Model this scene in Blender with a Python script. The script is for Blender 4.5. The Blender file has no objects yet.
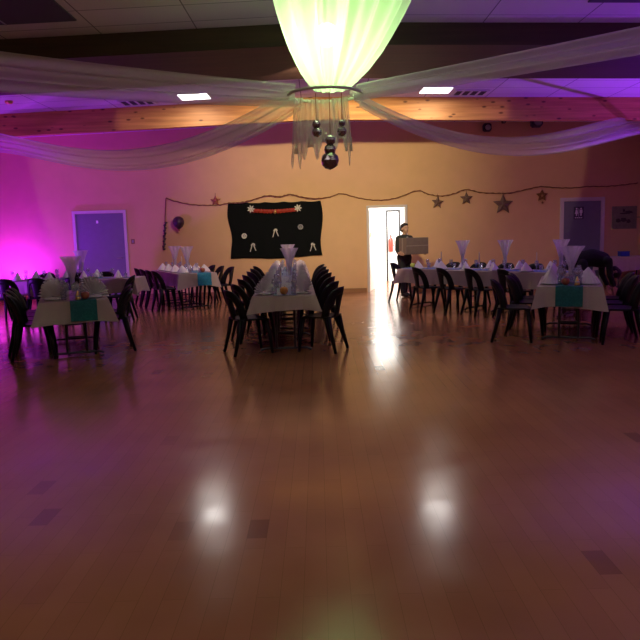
import bpy, bmesh, math, random
from mathutils import Vector, Matrix, Euler
random.seed(7)
PI = math.pi
SC = bpy.context.scene
COL = SC.collection
F = 680.0

# ------------------------------------------------------------------ camera
EYE = Vector((0, 0, 1.53))
ROT = Euler((math.radians(90 - 7.46), 0, 0)).to_matrix() @ Matrix.Rotation(-0.027, 3, 'Z')
cd = bpy.data.cameras.new('camera'); cam = bpy.data.objects.new('camera', cd); COL.objects.link(cam)
cam.matrix_world = Matrix.Translation(EYE) @ ROT.to_4x4()
cd.sensor_width = 36; cd.lens = 36 * F / 640; cd.clip_start = .05; cd.clip_end = 100
SC.camera = cam

def pix(px, py, Y):
    d = ROT @ Vector(((px - 320) / F, -(py - 320) / F, -1))
    return EYE + d * (Y / d.y)

# ------------------------------------------------------------------ materials
def new_mat(name):
    m = bpy.data.materials.new(name); m.use_nodes = True
    nt = m.node_tree
    return m, nt, nt.nodes['Principled BSDF'], nt.nodes['Material Output']

def mat(name, col, rough=.5, metal=0., noise=0., nscale=8., bump=0., spec=.5, emit=None, estr=0., sheen=0.):
    m, nt, b, out = new_mat(name)
    b.inputs['Roughness'].default_value = rough
    b.inputs['Metallic'].default_value = metal
    b.inputs['Specular IOR Level'].default_value = spec
    b.inputs['Base Color'].default_value = (*col, 1)
    if sheen: b.inputs['Sheen Weight'].default_value = sheen
    if emit:
        b.inputs['Emission Color'].default_value = (*emit, 1); b.inputs['Emission Strength'].default_value = estr
    if noise or bump:
        tc = nt.nodes.new('ShaderNodeTexCoord'); n = nt.nodes.new('ShaderNodeTexNoise')
        n.inputs['Scale'].default_value = nscale; n.inputs['Detail'].default_value = 4
        nt.links.new(tc.outputs['Object'], n.inputs['Vector'])
        if noise:
            r = nt.nodes.new('ShaderNodeValToRGB')
            r.color_ramp.elements[0].position = .3; r.color_ramp.elements[1].position = .7
            r.color_ramp.elements[0].color = (*[c * (1 - noise) for c in col], 1)
            r.color_ramp.elements[1].color = (*[min(1, c * (1 + noise)) for c in col], 1)
            nt.links.new(n.outputs['Fac'], r.inputs['Fac']); nt.links.new(r.outputs['Color'], b.inputs['Base Color'])
        if bump:
            bp = nt.nodes.new('ShaderNodeBump'); bp.inputs['Strength'].default_value = bump; bp.inputs['Distance'].default_value = .01
            nt.links.new(n.outputs['Fac'], bp.inputs['Height']); nt.links.new(bp.outputs['Normal'], b.inputs['Normal'])
    return m

def voile(name, col, fac):
    m, nt, b, out = new_mat(name)
    nt.nodes.remove(b)
    tr = nt.nodes.new('ShaderNodeBsdfTransparent'); df = nt.nodes.new('ShaderNodeBsdfDiffuse'); tl = nt.nodes.new('ShaderNodeBsdfTranslucent')
    df.inputs['Color'].default_value = (*col, 1); tl.inputs['Color'].default_value = (*col, 1)
    a = nt.nodes.new('ShaderNodeMixShader'); a.inputs[0].default_value = .5
    nt.links.new(df.outputs[0], a.inputs[1]); nt.links.new(tl.outputs[0], a.inputs[2])
    c = nt.nodes.new('ShaderNodeMixShader'); c.inputs[0].default_value = fac
    nt.links.new(tr.outputs[0], c.inputs[1]); nt.links.new(a.outputs[0], c.inputs[2])
    nt.links.new(c.outputs[0], out.inputs['Surface'])
    return m

def clear_glass(name, col=(.9, .9, .95), fac=.22):
    m, nt, b, out = new_mat(name)
    nt.nodes.remove(b)
    tr = nt.nodes.new('ShaderNodeBsdfTransparent'); tr.inputs['Color'].default_value = (*col, 1)
    gl = nt.nodes.new('ShaderNodeBsdfGlossy'); gl.inputs['Roughness'].default_value = .12
    df = nt.nodes.new('ShaderNodeBsdfDiffuse'); df.inputs['Color'].default_value = (.8, .8, .85, 1)
    a = nt.nodes.new('ShaderNodeMixShader'); a.inputs[0].default_value = .4
    nt.links.new(gl.outputs[0], a.inputs[1]); nt.links.new(df.outputs[0], a.inputs[2])
    c = nt.nodes.new('ShaderNodeMixShader'); c.inputs[0].default_value = fac
    nt.links.new(tr.outputs[0], c.inputs[1]); nt.links.new(a.outputs[0], c.inputs[2])
    nt.links.new(c.outputs[0], out.inputs['Surface'])
    return m

def emis(name, col, s):
    m, nt, b, out = new_mat(name)
    nt.nodes.remove(b)
    e = nt.nodes.new('ShaderNodeEmission'); e.inputs[0].default_value = (*col, 1); e.inputs[1].default_value = s
    nt.links.new(e.outputs[0], out.inputs['Surface'])
    return m

def floor_mat():
    m, nt, b, out = new_mat('laminate_floor')
    tc = nt.nodes.new('ShaderNodeTexCoord')
    mp = nt.nodes.new('ShaderNodeMapping'); mp.inputs['Rotation'].default_value = (0, 0, PI / 2)
    nt.links.new(tc.outputs['Object'], mp.inputs['Vector'])
    br = nt.nodes.new('ShaderNodeTexBrick')
    br.inputs['Scale'].default_value = 1; br.inputs['Brick Width'].default_value = .9; br.inputs['Row Height'].default_value = .1
    br.inputs['Mortar Size'].default_value = .0012; br.inputs['Bias'].default_value = -.2
    br.inputs['Color1'].default_value = (.41, .168, .082, 1); br.inputs['Color2'].default_value = (.375, .152, .074, 1)
    br.inputs['Mortar'].default_value = (.27, .122, .05, 1)
    nt.links.new(mp.outputs[0], br.inputs['Vector'])
    n = nt.nodes.new('ShaderNodeTexNoise'); n.inputs['Scale'].default_value = 1.2; n.inputs['Detail'].default_value = 5
    nt.links.new(tc.outputs['Object'], n.inputs['Vector'])
    mx = nt.nodes.new('ShaderNodeMixRGB'); mx.blend_type = 'MULTIPLY'; mx.inputs[0].default_value = .5
    rp = nt.nodes.new('ShaderNodeValToRGB'); rp.color_ramp.elements[0].color = (.7, .7, .7, 1); rp.color_ramp.elements[1].color = (1, 1, 1, 1)
    rp.color_ramp.elements[0].position = .35; rp.color_ramp.elements[1].position = .62
    nt.links.new(n.outputs['Fac'], rp.inputs[0])
    nt.links.new(br.outputs['Color'], mx.inputs[1]); nt.links.new(rp.outputs[0], mx.inputs[2])
    b2 = nt.nodes.new('ShaderNodeTexBrick'); b2.inputs['Scale'].default_value = 1; b2.inputs['Brick Width'].default_value = .225; b2.inputs['Row Height'].default_value = .1
    b2.inputs['Mortar Size'].default_value = 0; b2.inputs['Bias'].default_value = -.95
    b2.inputs['Color1'].default_value = (0, 0, 0, 1); b2.inputs['Color2'].default_value = (1, 1, 1, 1); b2.inputs['Mortar'].default_value = (0, 0, 0, 1)
    nt.links.new(mp.outputs[0], b2.inputs['Vector'])
    r2 = nt.nodes.new('ShaderNodeValToRGB'); r2.color_ramp.elements[0].color = (1, 1, 1, 1); r2.color_ramp.elements[1].color = (.66, .64, .64, 1)
    r2.color_ramp.elements[0].position = .0455; r2.color_ramp.elements[1].position = .047
    nt.links.new(b2.outputs['Color'], r2.inputs[0])
    m3 = nt.nodes.new('ShaderNodeMixRGB'); m3.blend_type = 'MULTIPLY'; m3.inputs[0].default_value = 1
    nt.links.new(mx.outputs[0], m3.inputs[1]); nt.links.new(r2.outputs[0], m3.inputs[2])
    nt.links.new(m3.outputs[0], b.inputs['Base Color'])
    n2 = nt.nodes.new('ShaderNodeTexNoise'); n2.inputs['Scale'].default_value = 3.; n2.inputs['Detail'].default_value = 6
    nt.links.new(tc.outputs['Object'], n2.inputs['Vector'])
    mr = nt.nodes.new('ShaderNodeMapRange'); mr.inputs[1].default_value = .3; mr.inputs[2].default_value = .7
    mr.inputs[3].default_value = .125; mr.inputs[4].default_value = .225
    nt.links.new(n2.outputs['Fac'], mr.inputs[0]); nt.links.new(mr.outputs[0], b.inputs['Roughness'])
    b.inputs['Specular IOR Level'].default_value = .42
    n3 = nt.nodes.new('ShaderNodeTexNoise'); n3.inputs['Scale'].default_value = 9; n3.inputs['Detail'].default_value = 2
    mp3 = nt.nodes.new('ShaderNodeMapping'); mp3.inputs['Scale'].default_value = (1, .15, 1)
    nt.links.new(tc.outputs['Object'], mp3.inputs[0]); nt.links.new(mp3.outputs[0], n3.inputs['Vector'])
    bp = nt.nodes.new('ShaderNodeBump'); bp.inputs['Strength'].default_value = .12; bp.inputs['Distance'].default_value = .002
    nt.links.new(n3.outputs['Fac'], bp.inputs['Height']); nt.links.new(bp.outputs[0], b.inputs['Normal'])
    return m

def ceil_mat():
    m, nt, b, out = new_mat('ceiling_tiles')
    tc = nt.nodes.new('ShaderNodeTexCoord')
    br = nt.nodes.new('ShaderNodeTexBrick'); br.offset = 0
    br.inputs['Scale'].default_value = 1; br.inputs['Brick Width'].default_value = 1.2; br.inputs['Row Height'].default_value = .6
    br.inputs['Mortar Size'].default_value = .008
    br.inputs['Color1'].default_value = (.72, .70, .68, 1); br.inputs['Color2'].default_value = (.66, .64, .62, 1)
    br.inputs['Mortar'].default_value = (.2, .19, .19, 1)
    mp = nt.nodes.new('ShaderNodeMapping'); mp.inputs['Location'].default_value = (.25, .35, 0)
    nt.links.new(tc.outputs['Object'], mp.inputs[0]); nt.links.new(mp.outputs[0], br.inputs['Vector'])
    nt.links.new(br.outputs['Color'], b.inputs['Base Color'])
    b.inputs['Roughness'].default_value = .9
    return m

def wood_mat(name, c1, c2, knots=True):
    m, nt, b, out = new_mat(name)
    tc = nt.nodes.new('ShaderNodeTexCoord')
    mp = nt.nodes.new('ShaderNodeMapping'); mp.inputs['Scale'].default_value = (.5, 6, 9)
    nt.links.new(tc.outputs['Object'], mp.inputs[0])
    n = nt.nodes.new('ShaderNodeTexNoise'); n.inputs['Scale'].default_value = 2.; n.inputs['Detail'].default_value = 5
    nt.links.new(mp.outputs[0], n.inputs['Vector'])
    r = nt.nodes.new('ShaderNodeValToRGB'); r.color_ramp.elements[0].color = (*c1, 1); r.color_ramp.elements[1].color = (*c2, 1)
    r.color_ramp.elements[0].position = .35; r.color_ramp.elements[1].position = .65
    nt.links.new(n.outputs['Fac'], r.inputs[0])
    if knots:
        mp2 = nt.nodes.new('ShaderNodeMapping'); mp2.inputs['Scale'].default_value = (2.2, 5, 5.5)
        nt.links.new(tc.outputs['Object'], mp2.inputs[0])
        v = nt.nodes.new('ShaderNodeTexVoronoi'); v.inputs['Scale'].default_value = 1.6
        nt.links.new(mp2.outputs[0], v.inputs['Vector'])
        r2 = nt.nodes.new('ShaderNodeValToRGB'); r2.color_ramp.elements[0].color = (.25, .2, .15, 1); r2.color_ramp.elements[1].color = (1, 1, 1, 1)
        r2.color_ramp.elements[0].position = .1; r2.color_ramp.elements[1].position = .2
        nt.links.new(v.outputs['Distance'], r2.inputs[0])
        mx = nt.nodes.new('ShaderNodeMixRGB'); mx.blend_type = 'MULTIPLY'; mx.inputs[0].default_value = 1
        nt.links.new(r.outputs[0], mx.inputs[1]); nt.links.new(r2.outputs[0], mx.inputs[2])
        nt.links.new(mx.outputs[0], b.inputs['Base Color'])
    else:
        nt.links.new(r.outputs[0], b.inputs['Base Color'])
    b.inputs['Roughness'].default_value = .6
    return m

def glitter(name, c1, c2):
    m, nt, b, out = new_mat(name)
    tc = nt.nodes.new('ShaderNodeTexCoord')
    v = nt.nodes.new('ShaderNodeTexVoronoi'); v.inputs['Scale'].default_value = 60
    nt.links.new(tc.outputs['Object'], v.inputs['Vector'])
    r = nt.nodes.new('ShaderNodeValToRGB'); r.color_ramp.elements[0].color = (*c1, 1); r.color_ramp.elements[1].color = (*c2, 1)
    r.color_ramp.elements[0].position = .35; r.color_ramp.elements[1].position = .8
    nt.links.new(v.outputs['Color'], r.inputs[0]); nt.links.new(r.outputs[0], b.inputs['Base Color'])
    b.inputs['Roughness'].default_value = .35
    return m

M = dict(
    wall=mat('peach_wall_paint', (.70, .43, .235), .75, noise=.03, nscale=3),
    floor=floor_mat(), ceil=ceil_mat(),
    beam=wood_mat('glulam_wood', (.42, .17, .045), (.62, .29, .085)),
    soffit=wood_mat('brown_stained_wood', (.05, .027, .014), (.07, .036, .019), False),
    base=mat('brown_baseboard', (.30, .14, .06), .5),
    frame=mat('white_frame_paint', (.62, .56, .56), .5),
    door=mat('grey_door_paint', (.16, .17, .22), .45, noise=.04),
    whitewall=mat('white_room_paint', (.85, .86, .84), .6),
    black=mat('black_plastic', (.007, .0065, .009), .45, spec=.3, noise=.2, nscale=20),
    cloth=mat('paper_cloth', (.5, .39, .37), .8, noise=.04, bump=.15, nscale=6),
    steel=mat('dark_steel', (.05, .05, .055), .4, .6),
    tabletop=mat('table_board', (.2, .15, .1), .5),
    napkin=mat('white_napkin', (.84, .77, .80), .85, bump=.2, nscale=30),
    plate=mat('white_china', (.75, .75, .76), .25),
    glass=clear_glass('drinking_glass'),
    tulle=voile('white_tulle', (.85, .8, .9), .5),
    voile=voile('white_voile', (.84, .79, .82), .56),
    canopy=voile('canopy_voile', (.79, .91, .68), .93),
    stripvoile=voile('strip_voile', (.84, .78, .74), .64),
    hub=mat('white_ring_paint', (.7, .68, .62), .5),
    ball=mat('dark_mirror_facets', (.32, .28, .28), .2, .85),
    blackcloth=mat('black_drape_cloth', (.006, .007, .008), .95, bump=.3, nscale=12, spec=.1),
    red=mat('red_tinsel', (.35, .03, .015), .5, noise=.3, nscale=60),
    whiteorn=mat('white_paper', (.6, .58, .54), .7),
    gold=mat('gold_foil', (.8, .55, .18), .3, .8),
    cord=mat('brown_cord', (.22, .09, .045), .9),
    star=mat('brown_glitter_star', (.17, .1, .075), .6, noise=.4, nscale=60),
    redstar=mat('reddish_star', (.33, .09, .06), .6, noise=.3, nscale=60),
    wicker=mat('wicker_star', (.25, .1, .03), .7, noise=.3, nscale=80),
    purplerub=mat('dark_balloon', (.05, .02, .04), .35, noise=.5, nscale=12),
    apple=mat('red_apple_skin', (.38, .1, .05), .35, noise=.25, nscale=14),
    orange=mat('orange_skin', (.6, .24, .04), .5, noise=.1, nscale=40),
    green=mat('green_apple_skin', (.5, .62, .1), .35, noise=.2, nscale=14),
    stem=mat('apple_stem', (.08, .05, .02), .8),
    candle=mat('cream_wax', (.75, .65, .52), .5),
    skin=mat('skin', (.5, .3, .2), .5),
    hair=mat('dark_hair', (.02, .014, .012), .6, noise=.3, nscale=60),
    jacket=mat('dark_jacket_cloth', (.03, .032, .03), .85, noise=.2, nscale=20),
    shirt=mat('grey_shirt_cloth', (.25, .24, .22), .85),
    trouser=mat('dark_trouser_cloth', (.018, .018, .022), .85),
    shoe=mat('black_shoe', (.01, .01, .01), .4),
    blackwear=mat('black_top_cloth', (.008, .008, .01), .9),
    eye=mat('eye', (.03, .02, .02), .2),
    carton=mat('brown_cardboard', (.20, .15, .115), .8, noise=.08, nscale=10),
    tape=mat('packing_tape', (.30, .25, .19), .4),
    exred=mat('extinguisher_red', (.6, .03, .02), .35),
    yellow=mat('yellow_sign', (.8, .62, .1), .5),
    grey=mat('mid_grey_metal', (.3, .3, .31), .5, .3),
    darkgrey=mat('vent_dark', (.03, .03, .035), .8),
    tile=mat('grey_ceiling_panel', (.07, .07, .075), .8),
    ventwhite=mat('vent_white', (.7, .7, .7), .5),
    board=mat('notice_board_face', (.22, .2, .14), .8, noise=.15, nscale=12),
    boardmark=mat('notice_board_marks', (.06, .055, .04), .8),
    signblue=mat('dark_sign_plate', (.05, .05, .075), .5),
    signwhite=mat('white_sign_figure', (.9, .9, .92), .5),
    bluebox=mat('blue_box_card', (.03, .06, .4), .5),
    pinkbox=mat('pinkish_crate', (.45, .25, .28), .7),
    lampon=emis('lamp_panel_lit', (1., .97, .95), 10),
    bulb=emis('green_white_bulb', (.72, 1., .55), 60),
    ledm=emis('magenta_led', (.4, .02, 1.), 30),
    ceilon=emis('corridor_lamp_lit', (1, .98, .95), 12),
    run_teal=glitter('teal_cloth', (.0, .11, .13), (.01, .15, .18)),
    run_blue=glitter('blue_cloth', (.02, .2, .34), (.03, .3, .45)),
    run_royal=glitter('royal_blue_cloth', (.02, .1, .5), (.05, .22, .75)),
    run_glit=glitter('glittering_blue_mesh', (.04, .14, .2), (.45, .6, .7)),
    foil=mat('silver_confetti', (.75, .75, .85), .2, .9),
)

# ------------------------------------------------------------------ mesh helpers
def link(name, bm, m, parent=None, smooth=False):
    me = bpy.data.meshes.new(name)
    bmesh.ops.recalc_face_normals(bm, faces=bm.faces[:])
    bm.to_mesh(me); bm.free()
    for mm in (m if isinstance(m, (list, tuple)) else [m]): me.materials.append(mm)
    if smooth:
        for p in me.polygons: p.use_smooth = True
    o = bpy.data.objects.new(name, me); COL.objects.link(o)
    if parent: o.parent = parent
    return o

def tag(o, label, cat, group=None, kind=None):
    o['label'] = label; o['category'] = cat
    if group: o['group'] = group
    if kind: o['kind'] = kind
    return o

def struct(o):
    o['kind'] = 'structure'; return o

def thing(name, label, cat, loc=(0, 0, 0), rz=0, group=None):
    o = bpy.data.objects.new(name, None); COL.objects.link(o)
    o.empty_display_size = .1
    o.location = loc; o.rotation_euler = (0, 0, rz)
    return tag(o, label, cat, group)

def dup(root, loc, rz, label, group=None):
    def cp(o, par):
        c = o.copy(); COL.objects.link(c)
        if par: c.parent = par
        for ch in kids.get(o.name, []): cp(ch, c)
        return c
    kids = {}
    for o in list(root.children_recursive): kids.setdefault(o.parent.name, []).append(o)
    r = cp(root, None); r.location = loc; r.rotation_euler = (0, 0, rz); r['label'] = label
    if group: r['group'] = group
    return r

def box(bm, c, s, R=None, mi=0):
    r = bmesh.ops.create_cube(bm, size=1)
    T = Matrix.Translation(c) @ (R.to_4x4() if R else Matrix.Identity(4)) @ Matrix.Diagonal((*s, 1))
    bmesh.ops.transform(bm, matrix=T, verts=r['verts'])
    for f in {f for v in r['verts'] for f in v.link_faces}: f.material_index = mi
    return bm

def BX(c, s, R=None, bev=0):
    bm = bmesh.new(); box(bm, c, s, R)
    if bev: bmesh.ops.bevel(bm, geom=bm.edges[:], offset=bev, segments=2, affect='EDGES')
    return bm

def tube(bm, pts, rad, n=8, cap=True, closed=False):
    pts = [Vector(p) for p in pts]; k = len(pts)
    rad = rad if isinstance(rad, (list, tuple)) else [rad] * k
    rings = []; prev = None
    for i, p in enumerate(pts):
        if closed: t = pts[(i + 1) % k] - pts[i - 1]
        else: t = pts[min(i + 1, k - 1)] - pts[max(i - 1, 0)]
        t.normalize()
        if prev is None:
            a = Vector((0, 0, 1)) if abs(t.z) < .9 else Vector((1, 0, 0))
            u = t.cross(a).normalized()
        else:
            u = (prev - t * prev.dot(t)).normalized()
        prev = u; w = t.cross(u)
        rings.append([bm.verts.new(p + (u * math.cos(2 * PI * j / n) + w * math.sin(2 * PI * j / n)) * rad[i]) for j in range(n)])
    for i in range(k if closed else k - 1):
        a, b = rings[i], rings[(i + 1) % k]
        for j in range(n): bm.faces.new((a[j], a[(j + 1) % n], b[(j + 1) % n], b[j]))
    if cap and not closed:
        bm.faces.new(rings[0][::-1]); bm.faces.new(rings[-1])
    return bm

def lathe(bm, prof, n=16, c=(0, 0, 0), ripple=0, nr=6):
    c = Vector(c); rings = []
    for i, (r, z) in enumerate(prof):
        if r < 1e-5: rings.append([bm.verts.new(c + Vector((0, 0, z)))])
        else:
            ring = []
            for j in range(n):
                a = 2 * PI * j / n; rr = r * (1 + ripple * math.sin(nr * a) * i / len(prof))
                ring.append(bm.verts.new(c + Vector((rr * math.cos(a), rr * math.sin(a), z))))
            rings.append(ring)
    for a, b in zip(rings, rings[1:]):
        if len(a) == 1 and len(b) == 1: continue
        for j in range(n):
            k = (j + 1) % n
            if len(a) == 1: bm.faces.new((a[0], b[k], b[j]))
            elif len(b) == 1: bm.faces.new((a[j], a[k], b[0]))
            else: bm.faces.new((a[j], a[k], b[k], b[j]))
    return bm

def sheet(bm, g, closed=False):
    V = [[bm.verts.new(p) for p in row] for row in g]
    for a, b in zip(V, V[1:]):
        n = len(a)
        for j in range(n if closed else n - 1):
            k = (j + 1) % n
            bm.faces.new((a[j], a[k], b[k], b[j]))
    return bm

def slab(bm, g, off):
    """closed solid from a grid of points and an offset vector"""
    off = Vector(off)
    A = [[bm.verts.new(Vector(p)) for p in row] for row in g]
    B = [[bm.verts.new(Vector(p) + off) for p in row] for row in g]
    R, C = len(A), len(A[0])
    for i in range(R - 1):
        for j in range(C - 1):
            bm.faces.new((A[i][j], A[i][j + 1], A[i + 1][j + 1], A[i + 1][j]))
            bm.faces.new((B[i][j], B[i + 1][j], B[i + 1][j + 1], B[i][j + 1]))
    for i in range(R - 1):
        for j in (0, C - 1):
            bm.faces.new((A[i][j], A[i + 1][j], B[i + 1][j], B[i][j]))
    for j in range(C - 1):
        for i in (0, R - 1):
            bm.faces.new((A[i][j], B[i][j], B[i][j + 1], A[i][j + 1]))
    return bm

def poly_prism(bm, pts, off):
    """pts: closed outline (3-D), extruded by off"""
    off = Vector(off)
    a = [bm.verts.new(Vector(p)) for p in pts]; b = [bm.verts.new(Vector(p) + off) for p in pts]
    bm.faces.new(a); bm.faces.new(b[::-1])
    for i in range(len(a)):
        j = (i + 1) % len(a); bm.faces.new((a[i], b[i], b[j], a[j]))
    return bm

# ------------------------------------------------------------------ room shell
XL, XR, YB, YF = -7.8, 7.87, 16.8, -3.0
HC, SL = 4.13, .027                      # ceiling height at the ridge and its fall per metre
def ch(x): return HC - SL * abs(x)

bm = bmesh.new(); box(bm, ((XL + XR) / 2, (YB + YF) / 2, -.05), (XR - XL + .3, YB - YF + .3, .1))
struct(link('floor', bm, M['floor']))
bm = bmesh.new()
poly_prism(bm, [(XL - .1, YF, ch(XL)), (0, YF, HC), (XR + .1, YF, ch(XR)), (XR + .1, YF, ch(XR) + .1), (0, YF, HC + .1), (XL - .1, YF, ch(XL) + .1)], (0, YB - YF + .12, 0))
struct(link('ceiling', bm, M['ceil']))
struct(link('wall_left', BX((XL - .075, (YB + YF) / 2, 2.1), (.15, YB - YF, 4.2)), M['wall']))
struct(link('wall_right', BX((XR + .075, (YB + YF) / 2, 2.1), (.15, YB - YF, 4.2)), M['wall']))
struct(link('wall_front', BX(((XL + XR) / 2, YF - .075, 2.1), (XR - XL + .3, .15, 4.2)), M['wall']))
# back wall with a doorway
DX0, DX1, DZ = 1.24, 2.16, 2.06
bm = bmesh.new()
t = .14
box(bm, ((XL - .15 + DX0) / 2, YB + t / 2, 2.1), (DX0 - XL + .15, t, 4.2))
box(bm, ((XR + .15 + DX1) / 2, YB + t / 2, 2.1), (XR + .15 - DX1, t, 4.2))
box(bm, ((DX0 + DX1) / 2, YB + t / 2, (4.2 + DZ) / 2), (DX1 - DX0, t, 4.2 - DZ))
struct(link('wall_back', bm, M['wall']))
for i, (a, b) in enumerate(((XL, -6.10), (-4.66, DX0 - .06), (DX1 + .06, 5.86), (7.06, XR))):
    o = link('baseboard_back' if i == 0 else 'baseboard_back.%03d' % i, BX(((a + b) / 2, YB - .008, .05), (b - a, .016, .1)), M['base']); struct(o)
struct(link('baseboard_left', BX((XL + .008, (YB + YF) / 2, .05), (.016, YB - YF - .04, .1)), M['base']))
struct(link('baseboard_right', BX((XR - .008, (YB + YF) / 2, .05), (.016, YB - YF - .04, .1)), M['base']))

# glulam beam in front of the back wall, and the wide timber soffit nearer the camera
def gable(y, dy, zt, zb):
    bm = bmesh.new()
    def z(x, h): return h - SL * abs(x)
    poly_prism(bm, [(XL, y, z(XL, zb)), (0, y, zb), (XR, y, z(XR, zb)), (XR, y, z(XR, zt)), (0, y, zt), (XL, y, z(XL, zt))], (0, dy, 0))
    return bm
struct(link('trim_1', gable(13.75, .18, HC, 3.70), M['beam']))
struct(link('trim_2', gable(8.95, 1.9, HC, 3.86), M['soffit']))

# ---- doors
def door(name, x0, x1, ztop, fr, leafmat=M['door'], fw=.07):
    r = bpy.data.objects.new(name, None); COL.objects.link(r); r.location = ((x0 + x1) / 2, YB, 0); struct(r)
    w = x1 - x0
    bm = bmesh.new()
    for s in (-1, 1): box(bm, (s * (w / 2 - fw / 2), -.02, ztop / 2), (fw, .05, ztop))
    box(bm, (0, -.02, ztop - fw / 2), (w - 2 * fw, .05, fw))
    link('door_frame', bm, M['frame'], r)
    return r, w
def x_at(px, py): return pix(px, py, YB).x
xa, xb = x_at(75, 250), x_at(128.5, 250)
zt = pix(102, 210.5, YB).z
d1, w = door('door_1', xa, xb, zt, 1)
link('door_leaf', BX((0, -.012, (zt - .07) / 2 + .004), (w - .15, .02, zt - .09)), M['door'], d1)
lf = d1.children[1]
bm = bmesh.new(); p = pix(97.5, 222, YB); box(bm, (p.x - d1.location.x, -.028, p.z), (.05, .006, .07)); link('door_sign', bm, M['signwhite'], lf)
bm = bmesh.new(); tube(bm, [(w / 2 - .16, -.025, 1.0), (w / 2 - .16, -.07, 1.0), (w / 2 - .28, -.07, 1.0)], .011); link('door_handle', bm, M['grey'], lf)

xa, xb = x_at(559.5, 230), x_at(603.5, 230)
zt3 = pix(580, 197.5, YB).z
d3, w = door('door_3', xa, xb, zt3, 1, fw=.085)
link('door_leaf', BX((0, -.012, (zt3 - .085) / 2 + .004), (w - .18, .02, zt3 - .1)), M['door'], d3)
lf = d3.children[1]
bm = bmesh.new(); tube(bm, [(-w / 2 + .16, -.025, 1.0), (-w / 2 + .16, -.07, 1.0), (-w / 2 + .28, -.07, 1.0)], .011); link('door_handle', bm, M['grey'], lf)
# toilet sign with a white woman and man
p = pix(578.3, 213, YB); sx, sz = p.x - d3.location.x, p.z
sg = link('toilet_sign', BX((sx, -.026, sz), (.24, .008, .30)), M['signblue'], lf)
bm = bmesh.new()
def disc(cx, cz, r, y=-.034):
    poly_prism(bm, [(cx + r * math.cos(2 * PI * i / 14), y, cz + r * math.sin(2 * PI * i / 14)) for i in range(14)], (0, .004, 0))
for s in (-1, 1):
    cx = sx + s * .055
    disc(cx, sz + .105, .02)
    if s < 0: pts = [(-.018, .078), (.018, .078), (.04, -.02), (.016, -.02), (.014, -.07), (-.014, -.07), (-.016, -.02), (-.04, -.02)]
    else: pts = [(-.032, .078), (.032, .078), (.034, .0), (.02, .0), (.018, -.07), (-.018, -.07), (-.02, .0), (-.034, .0)]
    poly_prism(bm, [(cx + a, -.034, sz + b) for a, b in pts], (0, .004, 0))
box(bm, (sx, -.032, sz + .01), (.008, .004, .2))
for k in range(4): box(bm, (sx - .075 + .048 * k, -.032, sz - .115), (.034, .004, .022))
link('pictogram', bm, M['signwhite'], sg)

# open doorway (door_2): frame lining, leaf swung into the bright room
r2 = bpy.data.objects.new('door_2', None); COL.objects.link(r2); r2.location = ((DX0 + DX1) / 2, YB, 0); struct(r2)
w = DX1 - DX0
bm = bmesh.new()
for s in (-1, 1): box(bm, (s * (w / 2 + .008), .06, DZ / 2), (.06, .22, DZ))
box(bm, (0, .06, DZ + .02), (w + .076, .22, .06))
link('door_frame', bm, M['frame'], r2)
R = Matrix.Rotation(math.radians(76), 3, 'Z')
hinge = Vector((-w / 2 + .03, .17, 0))
lf = link('door_leaf', BX(hinge + R @ Vector((.42, .02, 1.0)), (.84, .04, 2.0), R), M['whitewall'], r2)
bm = bmesh.new(); h = hinge + R @ Vector((.77, -.005, 1.0)); k = R @ Vector((0, -1, 0)); s = R @ Vector((-1, 0, 0))
tube(bm, [h, h + k * .05, h + k * .05 + s * .11], .011); link('door_handle', bm, M['grey'], lf)

# bright room behind the doorway
bm = bmesh.new()
RX0, RX1, RY1, RZ = .95, 2.75, 20.2, 2.6
box(bm, ((RX0 + RX1) / 2, RY1 + .05, RZ / 2), (RX1 - RX0 + .2, .1, RZ))
struct(link('wall_corridor_back', bm, M['whitewall']))
struct(link('wall_corridor_left', BX((RX0 - .05, (YB + .14 + RY1) / 2, RZ / 2), (.1, RY1 - YB - .14, RZ)), M['whitewall']))
struct(link('wall_corridor_right', BX((RX1 + .05, (YB + .14 + RY1) / 2, RZ / 2), (.1, RY1 - YB - .14, RZ)), M['whitewall']))
struct(link('ceiling_corridor', BX(((RX0 + RX1) / 2, (YB + .14 + RY1) / 2, RZ + .05), (RX1 - RX0 + .2, RY1 - YB - .04, .1)), M['whitewall']))
struct(link('floor_corridor', BX(((RX0 + RX1) / 2, (YB + .15 + RY1) / 2, -.05), (RX1 - RX0 + .2, RY1 - YB - .15, .1)), M['floor']))
# inner doorway trim on the far corridor wall, pipe, extinguisher, yellow sign
bm = bmesh.new()
xa, xb = pix(387, 240, RY1 - .02).x, pix(399.5, 240, RY1 - .02).x
for x in (xa, xb): box(bm, (x, RY1 - .02, 1.02), (.05, .04, 2.04))
box(bm, ((xa + xb) / 2, RY1 - .02, 2.06), (xb - xa + .05, .04, .05))
struct(link('trim_3', bm, M['steel']))
bm = bmesh.new(); tube(bm, [(xb - .02, RY1 - .05, 2.6), (xb - .02, RY1 - .05, 2.3), (xb + .04, RY1 - .05, 2.2), (xb + .1, RY1 - .05, 2.3), (xb + .1, RY1 - .05, 2.6)], .018, 8)
tag(link('pipe', bm, M['steel']), 'dark looped pipe high on the wall of the bright room', 'pipe')
e = pix(391.5, 245, 19.9)
t_ = thing('fire_extinguisher', 'red fire extinguisher hanging on the wall of the bright room', 'fire extinguisher', (e.x, 20.1, e.z - .2))
bm = bmesh.new(); lathe(bm, [(0, 0), (.055, 0), (.07, .02), (.07, .32), (.05, .38), (.022, .41), (.022, .44), (0, .44)]); link('cylinder_body', bm, M['exred'], t_, True)
bm = bmesh.new(); box(bm, (0, 0, .46), (.03, .1, .04)); box(bm, (.03, -.02, .49), (.11, .025, .018)); link('valve_head', bm, M['black'], t_)
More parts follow.
